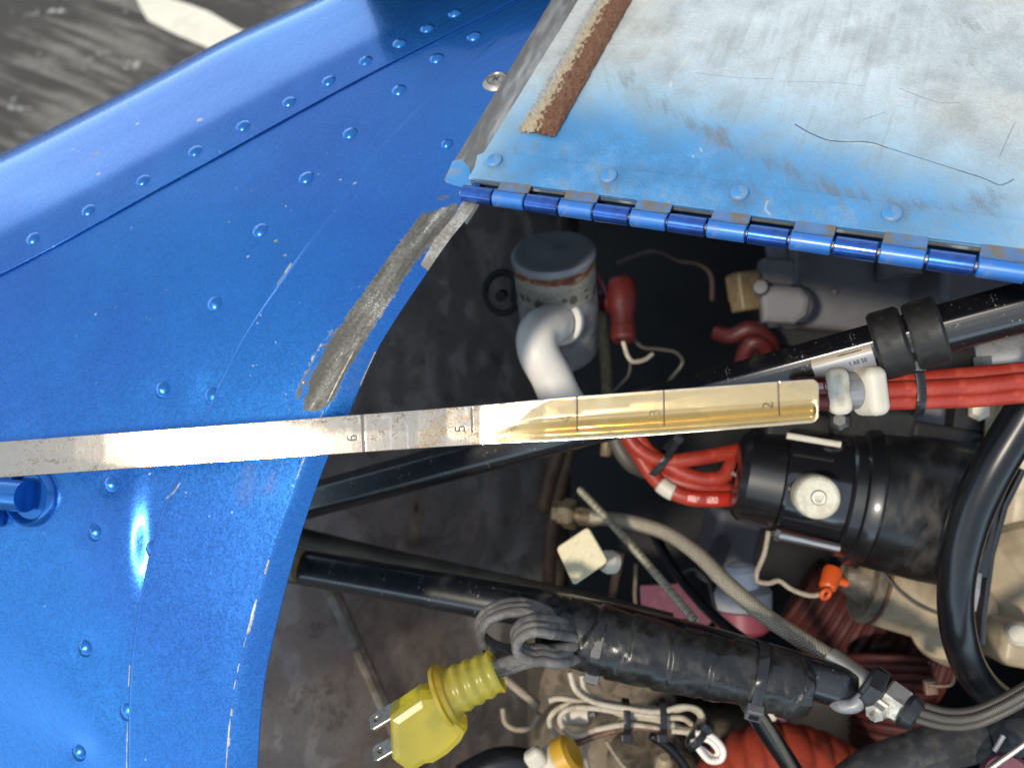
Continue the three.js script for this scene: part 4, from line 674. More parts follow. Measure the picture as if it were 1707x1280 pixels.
// red battery cables at the right with their nylon blocks and tie
{
  const paths = [[[1340, 642, 0.325], [1440, 636, 0.323], [1530, 632, 0.321], [1620, 625, 0.318], [1720, 616, 0.314], [1850, 600, 0.31]], [[1340, 655, 0.319], [1440, 652, 0.317], [1530, 648, 0.315], [1620, 644, 0.312], [1720, 634, 0.308], [1850, 618, 0.305]], [[1340, 668, 0.322], [1440, 670, 0.320], [1530, 668, 0.318], [1620, 665, 0.315], [1720, 656, 0.311], [1850, 640, 0.308]]];
  const who = ['top one of the three red cables running right from the nylon blocks', 'middle red cable, nearest of the three running right from the nylon blocks', 'lowest of the three red cables running right from the nylon blocks'];
  paths.forEach((p, i) => solo('battery_cable', who[i], 'cable', tube(p, 0.0034, 60, 16), M.red));
  const sl = thing('cable_sleeve', 'dark red sleeve with white print between the dipstick tip and the nylon block', 'cable sleeve', P(1375, 655, 0.318));
  const cv = canvas(256, 64, '#5c1016'); const x = cv.getContext('2d'); x.fillStyle = '#d9b9b4'; x.font = 'bold 30px sans-serif'; x.fillText('KAIK  KAIK', 14, 36); const ct = new THREE.CanvasTexture(cv); ct.colorSpace = THREE.SRGBColorSpace;
  const a = P(1335, 648, 0.312), bb = P(1405, 645, 0.311), d = bb.clone().sub(a), up = CU.clone().addScaledVector(d, -CU.dot(d) / d.lengthSq()).normalize(), nn = CN.clone();
  part(sl, 'upper_sleeve', tube([[1320, 648, 0.318], [1370, 646, 0.317], [1420, 645, 0.317]], 0.0044, 10, 20), M.redDark);
  part(sl, 'print', grid(6, 12, (u, v) => { const an = lerp(-0.8, 0.8, v), p = P(lerp(1352, 1395, u), lerp(646.8, 645.6, u), 0.3172); return [p.addScaledVector(nn, Math.cos(an) * 0.0046).addScaledVector(up, Math.sin(an) * 0.0046), u, v]; }), new THREE.MeshPhysicalMaterial({ map: ct, roughness: 0.4 }));
  part(sl, 'lower_sleeve', tube([[1335, 668, 0.316], [1370, 668, 0.316], [1410, 668, 0.316]], 0.0038, 10, 16), M.redDark);
  const nb = thing('cable_block', 'pair of cream nylon spacer blocks holding the red cables', 'cable spacer', P(1430, 655, 0.32));
  part(nb, 'spacer', box(P(1397, 652, 0.316), PX(36, 0.316), PX(78, 0.316), 0.014, axes(7, 0, -14), 0.0034, 5), M.nylon, { label: 'left cream spacer' });
  part(nb, 'spacer', box(P(1450, 652, 0.314), PX(38, 0.314), PX(82, 0.314), 0.015, axes(7, 0, 14), 0.0038, 5), M.nylon, { label: 'right cream spacer' });
  part(nb, 'sleeve', rod(P(1400, 652, 0.317), P(1450, 650, 0.317), 0.0075, 24), M.canGrey);
  const td = dirPx([1440, 652, 0.317], [1620, 644, 0.312]);
  const tie = thing('cable_tie', 'black cable tie with its head up round the red cables at the right', 'cable tie', P(1530, 650, 0.317));
  const [s1, s2, s3] = tieGeo(P(1527, 650, 0.318), td, 0.0062, 0.0098, 0.0036, 0.0012, Math.PI / 2 - 0.3, 0.0075); part(tie, 'strap', s1, M.tie); const hd = part(tie, 'head', s2, M.canDark); part(hd, 'slot', s3, M.tie);
}
// starter motor
{
  const A = P(1226, 789, 0.412), B = P(1610, 863, 0.392), at = (s) => A.clone().lerp(B, s), sx = (x) => (x - 1226) / 384, r = (px) => PX(px, 0.40), t = thing('starter_motor', 'black cylindrical starter motor with a round white cap at the right', 'starter motor', at(0.5));
  const ax = B.clone().sub(A).normalize();
  part(t, 'end_bell', lathe(at(0), at(sx(1304)), [[0, r(20)], [0, r(58)], [0.06, r(70)], [0.2, r(78)], [0.92, r(83)], [1, r(80)]], 56, 0.4), M.blackClean);
  part(t, 'brush_band', lathe(at(sx(1300)), at(sx(1404)), [[0, r(80)], [0, r(92)], [0.04, r(94)], [0.96, r(98)], [1, r(96)], [1, r(84)]], 64, 0.4), plain([0.010, 0.010, 0.012], 0.16, 0, { clearcoat: 1, clearcoatRoughness: 0.06 }));
  part(t, 'housing_ring', lathe(at(sx(1402)), at(sx(1452)), [[0, r(90)], [0, r(100)], [0.08, r(104)], [0.4, r(105)], [0.46, r(112)], [0.62, r(116)], [0.86, r(118)], [0.92, r(112)], [1, r(110)]], 56, 0.4), M.blackClean);
  part(t, 'field_housing', lathe(at(sx(1448)), at(1), [[0, r(108)], [0.02, r(112)], [0.6, r(117)], [0.94, r(116)], [1, r(106)], [1, r(30)]], 56, 0.4), worn([0.010, 0.010, 0.010], { patch: [0.034, 0.029, 0.026], amount: 0.36, soft: 0.25, rough: 0.32, rough2: 0.5, spots: 0.06, spot: [0.4, 0.38, 0.34], tile: [0.12, 0.05], seed: 41, vary: 0.4 }));
  const p = CN.clone().addScaledVector(ax, -CN.dot(ax)).normalize(), c = P(1362, 828, 0.366), q = (h) => c.clone().addScaledVector(p, h).addScaledVector(CR, 0);
  const cap = part(t, 'round_cap', lathe(q(-0.010), q(0.0045), [[0, 0.010], [0.55, 0.0102], [0.85, 0.0100], [0.95, 0.0092], [1, 0.008], [0.985, 0.004], [0.985, 0]], 44, 0.5), worn([0.62, 0.58, 0.46], { patch: [0.5, 0.44, 0.32], rough: 0.42, tile: [0.05, 0.05], vary: 0.08, seed: 42 }));
  const sc = part(cap, 'socket_screw', lathe(q(0.0035), q(0.0052), [[0, 0.0036], [0.7, 0.0035], [1, 0.003], [1, 0.0019], [0.4, 0.0018], [0.4, 0]], 28, 0.4), M.steel);
  // bolts and clip; the rods also stand for highlight lines along the band
  part(t, 'bolt_highlight_rod', [rod(P(1296, 892, 0.383), P(1400, 914, 0.377), 0.0022), rod(P(1293, 890, 0.384), P(1301, 893, 0.383), 0.0032, 6)], M.steelDull ||= worn([0.4, 0.4, 0.4], { rough: 0.3, metal: 0.9, tile: [0.03, 0.03] }));
  part(t, 'bolt_highlight_rod', rod(P(1312, 726, 0.383), P(1402, 741, 0.378), 0.0016, 10), M.nylon);  // pale rod put in for the white highlight on the brush band
  part(t, 'bolt_nut', lathe(P(1402, 706, 0.392), P(1400, 700, 0.384), [[0, 0.0048], [0.7, 0.0048], [1, 0.003], [1, 0]], 6, 0.3), M.steelDull);
  part(t, 'terminal_box', box(P(1535, 752, 0.43), 0.046, 0.030, 0.05, axes(-9, 0, 8), 0.003), M.dark);
  part(t, 'terminal_cap', lathe(P(1630, 800, 0.42), P(1628, 722, 0.415), [[0, 0.011], [0.7, 0.011], [0.75, 0.0125], [0.95, 0.0122], [1, 0.010], [1, 0]], 24), M.rubber);
  part(t, 'mount_foot', [box(P(1340, 716, 0.418), 0.048, 0.018, 0.03, axes(-9, 0, 0), 0.003), box(P(1440, 705, 0.41), 0.04, 0.02, 0.03, axes(-12, 0, 0), 0.004)], M.rubber);
}
// red cables on the starter's left
{
  const red = [[[[1035, 700, 0.435], [1060, 745, 0.432], [1102, 768, 0.43], [1160, 764, 0.428], [1236, 750, 0.43]], 'straight red cable entering the starter highest on its left'],
  [[[1050, 690, 0.437], [1075, 745, 0.434], [1115, 776, 0.43], [1165, 797, 0.427], [1205, 795, 0.426], [1222, 772, 0.428], [1240, 752, 0.434]], 'looped red cable that turns up at the starter end bell'],
  [[[1040, 720, 0.44], [1075, 770, 0.438], [1115, 797, 0.432], [1170, 812, 0.428], [1240, 817, 0.43]], 'red cable lying behind the printed one at the starter']];
  for (const [p, l] of red) solo('starter_cable', l, 'cable', tube(p, 0.0040, 50, 16), M.red);
  const t = thing('printed_cable', 'lowest red cable at the starter with white lettering and a white sleeve', 'cable', P(1150, 815, 0.425));
  const path = spline(pts3([[1050, 730, 0.436], [1082, 785, 0.432], [1112, 815, 0.427], [1150, 830, 0.424], [1190, 832, 0.423], [1240, 830, 0.426]]), 60);
  part(t, 'cable', sweep(path, circle(0.0041, 18)), M.red);
  const cv = canvas(512, 64, '#b4281a'); const x = cv.getContext('2d'); x.fillStyle = '#f2cfc6'; x.font = 'bold 40px sans-serif'; x.fillText('WWW.KELLYAERO', 14, 46, 484); const ct = new THREE.CanvasTexture(cv); ct.colorSpace = THREE.SRGBColorSpace;
  const print = spline(pts3([[1143, 828, 0.424], [1165, 831.5, 0.4235], [1190, 832, 0.423], [1226, 830.7, 0.425]]), 20);
  part(t, 'print', grid(20, 12, (u, v) => { const i = u * 20, a = print[Math.floor(Math.min(i, 19))], b = print[Math.floor(Math.min(i, 19)) + 1], p = a.clone().lerp(b, i - Math.min(Math.floor(i), 19)), d = b.clone().sub(a).normalize(), up = CU.clone().addScaledVector(d, -CU.dot(d)).normalize(), nn = d.clone().cross(up).negate(); if (nn.dot(CN) < 0) nn.negate(); const an = lerp(-0.95, 0.95, v); return [p.addScaledVector(nn, Math.cos(an) * 0.0042).addScaledVector(up, Math.sin(an) * 0.0042), u, v]; }), new THREE.MeshPhysicalMaterial({ map: ct, roughness: 0.45 }));
  part(t, 'marker_sleeve', sweep(path.slice(20, 29), circle(0.0046, 18)), M.nylon);
  const [a, b, c] = tieGeo(P(1106, 762, 0.431), dirPx([1080, 750, 0.43], [1115, 775, 0.43]), 0.008, 0.0125, 0.0036, 0.0012, 1.2, 0.005); const tie = thing('cable_tie', 'dark cable tie gathering the red cables left of the starter', 'cable tie', P(1106, 762, 0.431)); part(tie, 'strap', a, M.tie); part(tie, 'head', [b, c], M.tie);
  solo('terminal_stud', 'small metal stud between the red cables and the starter', 'stud', [rod(P(1222, 788, 0.42), P(1240, 800, 0.415), 0.0014)], M.steel);
  solo('dull_cable', 'dull grey cable dropping behind the red cables under the dipstick', 'cable', tube([[1020, 700, 0.47], [1030, 740, 0.47], [1050, 770, 0.47], [1075, 785, 0.48]], 0.005, 24, 12), M.lead);
}

// ---------------------------------------------------------------- tape bundle, flat cord and plug on the lower tube
{
  const path = spline(pts3([[905, 1040, 0.360], [950, 1052, 0.356], [1040, 1078, 0.350], [1150, 1104, 0.345], [1260, 1128, 0.341], [1348, 1150, 0.338]]), 170), t = thing('taped_bundle', 'wrinkled black tape wrapped round the lower mount tube and grey cord', 'tape wrap', path[80]);
  const K = 44;
  part(t, 'tape', sweep(path, (s) => Array.from({ length: K }, (_, k) => {
    const a = k / K * Math.PI * 2, turn = s * 7.5 - a / (Math.PI * 2) + 0.12 * Math.sin(a * 2 + s * 11), fr = turn - Math.floor(turn), wr = 0.0010 * (1 - fr) + 0.0009 * (ns(N1, s * 1.3, k / K) - 0.5) + 0.0011 * (ns(N2, s * 1.1, k / K) - 0.5);
    const env = (s < 0.06 ? 0.80 + s / 0.06 * 0.17 : 0.97 + 0.06 * Math.sin(s * 6)) * (s > 0.9 ? 1 - 0.25 * ((s - 0.9) / 0.1) ** 2 : 1), r = 0.0128 * env + wr + (s > 0.96 ? 0.003 * (ns(N2, k / K * 2, 0.3) - 0.5) : 0);
    return [Math.cos(a) * r * 1.02, Math.sin(a) * r * 1.1];
  })), M.tape);
  part(t, 'loose_flap', sweep(pts3([[1330, 1110, 0.334], [1345, 1135, 0.331], [1344, 1160, 0.331], [1322, 1168, 0.334]]), rect(0.0005, 0.006, 0.0002), { fixUp: dirPx([1250, 1125, 0.34], [1340, 1145, 0.34]), crease: 0.8 }), M.tape);
  const ad = dirPx([950, 1052, 0.356], [1100, 1092, 0.348]);
  for (const [c, head, l, rr] of [[P(1000, 1068, 0.353), -1.25, 'black cable tie round the tape bundle nearest the grey cord loops', 0.0142], [P(1262, 1130, 0.341), -0.75, 'black cable tie near the ragged right end of the tape bundle', 0.0140]]) {
    const tie = thing('cable_tie', l, 'cable tie', c), [a, b, d] = tieGeo(c, ad, rr, rr * 1.06, 0.0044, 0.0012, head, 0.0075); part(tie, 'strap', a, M.tie); const h = part(tie, 'head', b, M.canDark); part(h, 'slot', d, M.tie);
  }
  // flat three-wire cord
  const Wd = camVec(0.10, -0.36, 0.93).normalize(), ey = camVec(0, 0.93, 0.36).normalize(), cord = thing('flat_cord', 'grey ribbed flat cord folded in two loops beside the yellow plug', 'power cord', P(860, 1050, 0.335));
  const lobes = (() => { const o = [], R = 0.0021, sp = 0.0034, n = 30, hw = sp + R, h = (y) => Math.max(0.0001, ...[-sp, 0, sp].map((q) => Math.sqrt(Math.max(0, R * R - (y - q) ** 2)))); for (let i = 0; i <= n; i++) { const y = hw * Math.sin((i / n - 0.5) * Math.PI); o.push([h(y), y]); } for (let i = n - 1; i > 0; i--) { const y = hw * Math.sin((i / n - 0.5) * Math.PI); o.push([-h(y), y]); } return o; })();
  const C1 = P(862, 1052, 0.340), arc = (c, rx, ry, a0, a1, n) => Array.from({ length: n }, (_, i) => { const a = a0 + (a1 - a0) * i / (n - 1); return c.clone().addScaledVector(CR, Math.cos(a) * rx).addScaledVector(ey, Math.sin(a) * ry); });
  part(cord, 'outer_loop', sweep(spline([P(965, 1045, 0.352), P(930, 1034, 0.348), ...arc(C1, 0.0158, 0.0122, 1.35, 5.0, 12), P(925, 1090, 0.350), P(975, 1078, 0.356)], 110), lobes, { fixUp: Wd, crease: 0.9 }), M.cordGrey);
  const C2 = P(893, 1068, 0.328);
  part(cord, 'inner_loop', sweep(spline([P(960, 1052, 0.348), P(925, 1046, 0.334), ...arc(C2, 0.0082, 0.0074, 1.35, 5.0, 12), P(922, 1096, 0.332), P(965, 1082, 0.35)], 100), lobes, { fixUp: camVec(0.1, -0.48, 0.87).normalize(), crease: 0.9 }), M.cordGrey);
  const lead = spline(pts3([[975, 1085, 0.348], [930, 1088, 0.340], [880, 1098, 0.334], [845, 1110, 0.331], [812, 1122, 0.330], [770, 1142, 0.330]]), 50);
  part(cord, 'plug_lead', sweep(lead, lobes, { up: camVec(0.3, 0.8, 0.5), crease: 0.9 }), M.cordGrey);
}
{
  const A = P(828, 1118, 0.330), B = P(655, 1202, 0.330), ax = B.clone().sub(A).normalize(), t = thing('power_plug', 'translucent yellow three pin power plug hanging by its grey cord', 'plug', P(720, 1170, 0.33));
  M.yellow = new THREE.MeshPhysicalMaterial({ color: new THREE.Color().setRGB(0.90, 0.77, 0.12), roughness: 0.3, transmission: 0.7, thickness: 0.01, ior: 1.42, attenuationColor: new THREE.Color().setRGB(1, 0.93, 0.12), attenuationDistance: 0.02 });
  const pl = plane(P(710, 1190, 0.338), CR.clone(), CN.clone().addScaledVector(CU, -0.12).addScaledVector(CR, 0.08));
  const out = [[654, 1166], [702, 1133], [737, 1127], [748, 1140], [760, 1170], [778, 1186], [769, 1204], [748, 1224], [724, 1239], [711, 1240], [692, 1252], [682, 1251], [657, 1233]];
  part(t, 'body', plate(pl, out, 0, 0.0165, 0.0034), M.yellow);
  const f = (s) => A.clone().lerp(P(742, 1158, 0.330), s);
  part(t, 'collar', lathe(f(0.88), f(1.12), [[0, 0.0095], [0.1, 0.0118], [0.35, 0.0128], [0.5, 0.0112], [0.6, 0.0128], [0.9, 0.0122], [1, 0.009]], 36, 0.7), M.yellow);
  const prof = [[0, 0.0062], [0.0, 0.0086], [0.04, 0.0092]]; for (let i = 1; i < 30; i++) { const s = i / 30; prof.push([0.04 + s * 0.9, 0.0084 + 0.0004 * Math.cos(s * 8 * Math.PI) + 0.0014 * s]); } prof.push([0.96, 0.0108], [1, 0.007]);
  part(t, 'strain_relief', lathe(f(-0.02), f(0.95), prof, 36, 0.7), M.yellow);
  for (const [a, b, r] of [[[752, 1165, 0.333], [716, 1202, 0.333], 0.0030], [[742, 1145, 0.336], [702, 1156, 0.336], 0.0022], [[800, 1130, 0.332], [768, 1150, 0.332], 0.0022], [[776, 1150, 0.332], [745, 1176, 0.333], 0.0018]]) part(t, 'inner_wire', rod(P(...a), P(...b), r, 14), M.cordGrey);
  M.prong = worn([0.46, 0.42, 0.37], { patch: [0.30, 0.27, 0.23], rough: 0.35, metal: 0.9, tile: [0.02, 0.02] });
  const pd = ax.clone().addScaledVector(CU, -0.1).normalize(), fn = CU.clone().addScaledVector(CN, 0.55); fn.addScaledVector(pd, -fn.dot(pd)).normalize();
  for (const [x, y] of [[660, 1184], [666, 1236]]) {
    const pp = plane(P(x, y, 0.332), pd, fn), s = new THREE.Shape([[-0.003, -0.0034], [0.0105, -0.0034], [0.0118, -0.0026], [0.0118, 0.0026], [0.0105, 0.0034], [-0.003, 0.0034]].map((q) => new THREE.Vector2(...q)));
    const h = new THREE.Path(); h.absarc(0.0085, 0, 0.0013, 0, Math.PI * 2, true); s.holes.push(h);
    const g = new THREE.ExtrudeGeometry(s, { depth: 0.0012, bevelEnabled: true, bevelThickness: 0.0002, bevelSize: 0.0002, bevelSegments: 1, curveSegments: 12 }); g.applyMatrix4(pp.m); g.translate(pp.o.x, pp.o.y, pp.o.z);
    part(t, 'prong', g, M.prong);
  }
}

// ---------------------------------------------------------------- hoses, conduit, tag and odds in the middle
{
  const h = spline(pts3([[985, 862, 0.455], [1040, 868, 0.447], [1110, 888, 0.432], [1165, 925, 0.415], [1210, 970, 0.40], [1270, 1022, 0.383], [1330, 1062, 0.366], [1392, 1102, 0.35]]), 120), t = thing('braided_hose', 'steel braided hose curving from a brass fitting down to the clamped ferrule', 'hose', h[60]);
  part(t, 'braid', sweep(h, circle(0.0041, 24), { open: false }), M.braid);
  part(t, 'end_fitting', [lathe(P(928, 853, 0.47), P(962, 858, 0.462), [[0, 0.002], [0, 0.0065], [0.4, 0.007], [0.42, 0.0088], [0.9, 0.0088], [1, 0.006]], 6, 0.3), lathe(P(958, 857, 0.463), P(1000, 864, 0.454), [[0, 0.0048], [0.2, 0.0048], [0.25, 0.0058], [0.8, 0.0055], [0.85, 0.0048], [1, 0.0047]], 28)], M.brass);
  part(t, 'ferrule', lathe(P(1382, 1096, 0.352), P(1452, 1147, 0.338), [[0, 0.0043], [0.02, 0.0052], [0.94, 0.0052], [1, 0.0045], [1, 0.002]], 36), M.steel);
  const cl = thing('hose_clamp', 'black cushion clamp with a bright hex fitting at the end of the braided hose', 'clamp', P(1465, 1150, 0.335));
  const d = dirPx([1382, 1096, 0.352], [1500, 1180, 0.332]), c = P(1462, 1148, 0.336), q = (s) => c.clone().addScaledVector(d, s);
  part(cl, 'band', [lathe(q(-0.0042), q(0.0020), [[0, 0.005], [0, 0.0078], [0.15, 0.0085], [0.85, 0.0085], [1, 0.0078], [1, 0.005]], 30, 0.6), sweep(pts3([[1472, 1122, 0.332], [1462, 1150, 0.328], [1446, 1170, 0.330], [1420, 1178, 0.338], [1392, 1166, 0.345]]), rect(0.0016, 0.0058, 0.0004), { fixUp: d, crease: 0.7 })], M.tie);
  part(cl, 'grey_band', tube([[1440, 1162, 0.334], [1424, 1176, 0.334], [1402, 1176, 0.337], [1388, 1164, 0.342], [1380, 1145, 0.346]], 0.0030, 30, 14), M.canGrey);
  part(cl, 'hex_fitting', lathe(q(0.0036), q(0.0125), [[0, 0.004], [0, 0.0070], [0.1, 0.0078], [0.9, 0.0078], [1, 0.0070], [1, 0.004]], 6, 0.3), M.steel);
  part(cl, 'bolt', [lathe(P(1470, 1172, 0.332), P(1458, 1190, 0.326), [[0, 0.0052], [0.55, 0.0052], [0.65, 0.0042], [1, 0.0038], [1, 0]], 6, 0.3), rod(P(1462, 1184, 0.327), P(1454, 1197, 0.324), 0.0014)], M.steel);
  part(cl, 'end_collar', lathe(q(0.0125), q(0.0175), [[0, 0.0075], [0.3, 0.0078], [1, 0.0062], [1, 0]], 30), M.tie);
  // three braided strands going on to the right
  const o = thing('braided_strands', 'three dark braided strands running right from the hose clamp', 'braided line', P(1600, 1195, 0.33));
  for (const [k, dz] of [[-1, 0], [0, -0.0022], [1, 0]]) { const e = k * 11.5; part(o, 'strand', tube([[1496 - k * 3, 1172 + e * 0.8, 0.333 + dz], [1530 - k * 3, 1186 + e, 0.332 + dz], [1580, 1199 + e, 0.331 + dz], [1625, 1196 + e, 0.330 + dz], [1670, 1178 + e, 0.328 + dz], [1720, 1150 + e, 0.326 + dz], [1800, 1100 + e, 0.322 + dz]], 0.0019, 90, 14), M.braidDark); }
}
{
  // spiral conduit: a wire wound round a core
  const core = spline(pts3([[966, 816, 0.45], [1010, 862, 0.438], [1060, 918, 0.425], [1110, 976, 0.41], [1160, 1036, 0.395]]), 60), t = thing('spiral_conduit', 'thin spiral wound metal conduit crossing under the braided hose', 'conduit', core[30]);
  part(t, 'core', sweep(core, circle(0.0014, 12)), M.lead);
  const curve = new THREE.CatmullRomCurve3(core), T = 62, Np = T * 12, pts = []; for (let i = 0; i <= Np; i++) { const p = curve.getPointAt(i / Np), d = curve.getTangentAt(i / Np), e = CU.clone().addScaledVector(d, -CU.dot(d)).normalize(), g = d.clone().cross(e), a = i / 12 * Math.PI * 2; pts.push(p.addScaledVector(e, Math.cos(a) * 0.0016).addScaledVector(g, Math.sin(a) * 0.0016)); }
  part(t, 'winding', sweep(pts, circle(0.00075, 6)), M.brassPale ||= worn([0.50, 0.46, 0.34], { patch: [0.3, 0.26, 0.18], rough: 0.4, metal: 0.5, tile: [0.02, 0.02] }));
  const cv = canvas(256, 256, '#d8caa4'); const x = cv.getContext('2d'); x.globalAlpha = 0.35; for (let i = 0; i < 500; i++) { x.fillStyle = ['#cdbd92', '#e2d6b4'][i % 2]; x.fillRect(rnd() * 256, rnd() * 256, 12, 9); } x.globalAlpha = 0.22; x.fillStyle = '#6b6046'; x.font = '20px sans-serif'; x.save(); x.translate(128, 128); x.rotate(-0.9); for (const [a, b, w] of [[-70, -46, 44], [20, -60, 26], [-40, 12, 22], [10, 30, 30], [-80, 50, 40]]) { for (let i = 0; i < w; i += 9) x.fillRect(a + i, b + (i % 18 ? 0 : 2), 5, 9); } x.restore();
  const ct = new THREE.CanvasTexture(cv); ct.colorSpace = THREE.SRGBColorSpace; ct.wrapS = ct.wrapT = THREE.RepeatWrapping; ct.repeat.set(1 / 0.026, 1 / 0.026); ct.offset.set(0.5, 0.5);
  const tg = thing('square_tag', 'cream square plastic tag with faint marks beside the spiral conduit', 'tag', P(971, 925, 0.40)), pl = plane(P(971, 925, 0.40), CR, CN.clone().addScaledVector(CU, 0.1).addScaledVector(CR, -0.15));
  const cs = [[981, 877], [1015, 935], [957, 975], [928, 912]].map((p) => pl.at(...p)), rounded = []; for (let i = 0; i < 4; i++) { const p = cs[i], a = cs[(i + 3) % 4], b = cs[(i + 1) % 4], k = 0.12; for (let j = 0; j <= 5; j++) { const s = j / 5, m = (u, v, w2) => (1 - s) ** 2 * u + 2 * s * (1 - s) * v + s * s * w2; rounded.push([m(p[0] + (a[0] - p[0]) * k, p[0], p[0] + (b[0] - p[0]) * k), m(p[1] + (a[1] - p[1]) * k, p[1], p[1] + (b[1] - p[1]) * k)]); } }
  part(tg, 'plate', plate(pl, rounded, 0, 0.004, 0.0009, true), new THREE.MeshPhysicalMaterial({ map: ct, roughness: 0.5 }));
  part(tg, 'post', lathe(P(1006, 934, 0.412), P(1028, 940, 0.414), [[0, 0.002], [0, 0.0052], [0.5, 0.0062], [1, 0.005], [1, 0]], 24), M.nylon);
  solo('copper_stub', 'short copper brown rod standing right of the cream tag', 'rod', tube([[1034, 920, 0.425], [1028, 955, 0.425], [1021, 990, 0.424], [1015, 1020, 0.422]], (s) => 0.0026 - 0.0005 * s, 20, 12), M.copper);
  solo('black_cable', 'thin black cable running diagonally behind the braided hose', 'cable', tube([[1085, 880, 0.49], [1125, 950, 0.47], [1165, 1000, 0.44], [1230, 1060, 0.40], [1310, 1110, 0.365], [1375, 1140, 0.352], [1440, 1165, 0.352]], 0.0031, 60, 12), M.hose);
  solo('black_wire', 'black wire arching beside the white bottle', 'wire', tube([[1130, 960, 0.49], [1160, 948, 0.48], [1182, 968, 0.475], [1192, 1005, 0.47], [1215, 1045, 0.46], [1240, 1070, 0.45]], 0.0016, 40, 10), M.tie);
  const pp = plane(P(1120, 1000, 0.50), CR, CN.clone().addScaledVector(CR, 0.15));
  const pk = thing('pink_card', 'pink plate with a dark hole low behind the spiral conduit', 'plate', P(1120, 1000, 0.5));
  part(pk, 'plate', plate(pp, [[1066, 975], [1128, 972], [1142, 960], [1190, 1030], [1178, 1042], [1140, 1030], [1068, 1035]], 0, 0.002, 0.0004), M.pink);
  part(pk, 'hole', lathe(P(1079, 1007, 0.499), P(1079, 1007, 0.4972), [[0, 0.0045], [1, 0.0045], [1, 0]], 20), M.dark);
  part(pk, 'edge_strip', sweep(pts3([[1060, 940, 0.49], [1058, 990, 0.49], [1062, 1035, 0.49]]), rect(0.004, 0.002, 0.0004)), M.olive);
  const bt = thing('translucent_bottle', 'milky white bottle with pink fluid behind the braided hose', 'bottle', P(1235, 990, 0.47));
  const milky = new THREE.MeshPhysicalMaterial({ color: new THREE.Color().setRGB(0.55, 0.54, 0.58), roughness: 0.55, transmission: 0.35, thickness: 0.004 });
  part(bt, 'shell', lathe(P(1242, 1052, 0.468), P(1236, 945, 0.47), [[0, 0.002], [0.02, 0.012], [0.12, 0.0155], [0.62, 0.0165], [0.75, 0.013], [0.82, 0.0085], [1, 0.0085], [1, 0]], 36), milky);
  part(bt, 'fluid', lathe(P(1240, 1056, 0.4655), P(1238, 1016, 0.4665), [[0, 0.002], [0.04, 0.0120], [0.25, 0.0156], [1, 0.0160], [1, 0]], 36), plain([0.30, 0.05, 0.075], 0.45, 0, { transmission: 0.3, thickness: 0.004 }));
  part(bt, 'cap', lathe(P(1237, 976, 0.455), P(1234, 938, 0.454), [[0, 0.009], [0, 0.0098], [0.7, 0.0092], [0.9, 0.007], [1, 0.003], [1, 0]], 30), plain([0.62, 0.63, 0.68], 0.45));
  const ft = thing('pale_filter', 'pale lilac grey block in the dark left of the starter', 'filter', P(1210, 900, 0.56));
  part(ft, 'body', box(P(1215, 900, 0.56), 0.034, 0.05, 0.03, axes(-8, 10, 10), 0.006), M.grey); part(ft, 'neck', rod(P(1175, 960, 0.52), P(1205, 905, 0.54), 0.006), M.grey);
  const rt = thing('ring_terminal', 'orange ring terminal on a tan wire below the starter', 'terminal', P(1378, 989, 0.40));
  part(rt, 'ring', (() => { const g = new THREE.TorusGeometry(0.0025, 0.0011, 14, 28); g.applyMatrix4(axes(0, 20, 20)); const c = P(1377, 990, 0.398); g.translate(c.x, c.y, c.z); return g; })(), M.orange);
  part(rt, 'sleeve', lathe(P(1378, 984, 0.402), P(1390, 950, 0.408), [[0, 0.0028], [0.15, 0.0042], [0.8, 0.005], [1, 0.0046], [1, 0]], 24), M.orange);
  part(rt, 'collar', [rod(P(1392, 966, 0.41), P(1412, 972, 0.41), 0.0022)], M.orange);
  part(rt, 'wire', tube([[1282, 885, 0.40], [1274, 925, 0.40], [1262, 955, 0.402], [1263, 968, 0.402], [1282, 972, 0.402], [1298, 968, 0.402], [1320, 982, 0.401], [1348, 992, 0.40], [1374, 991, 0.399]], 0.0013, 70, 10), M.wireTan);
}

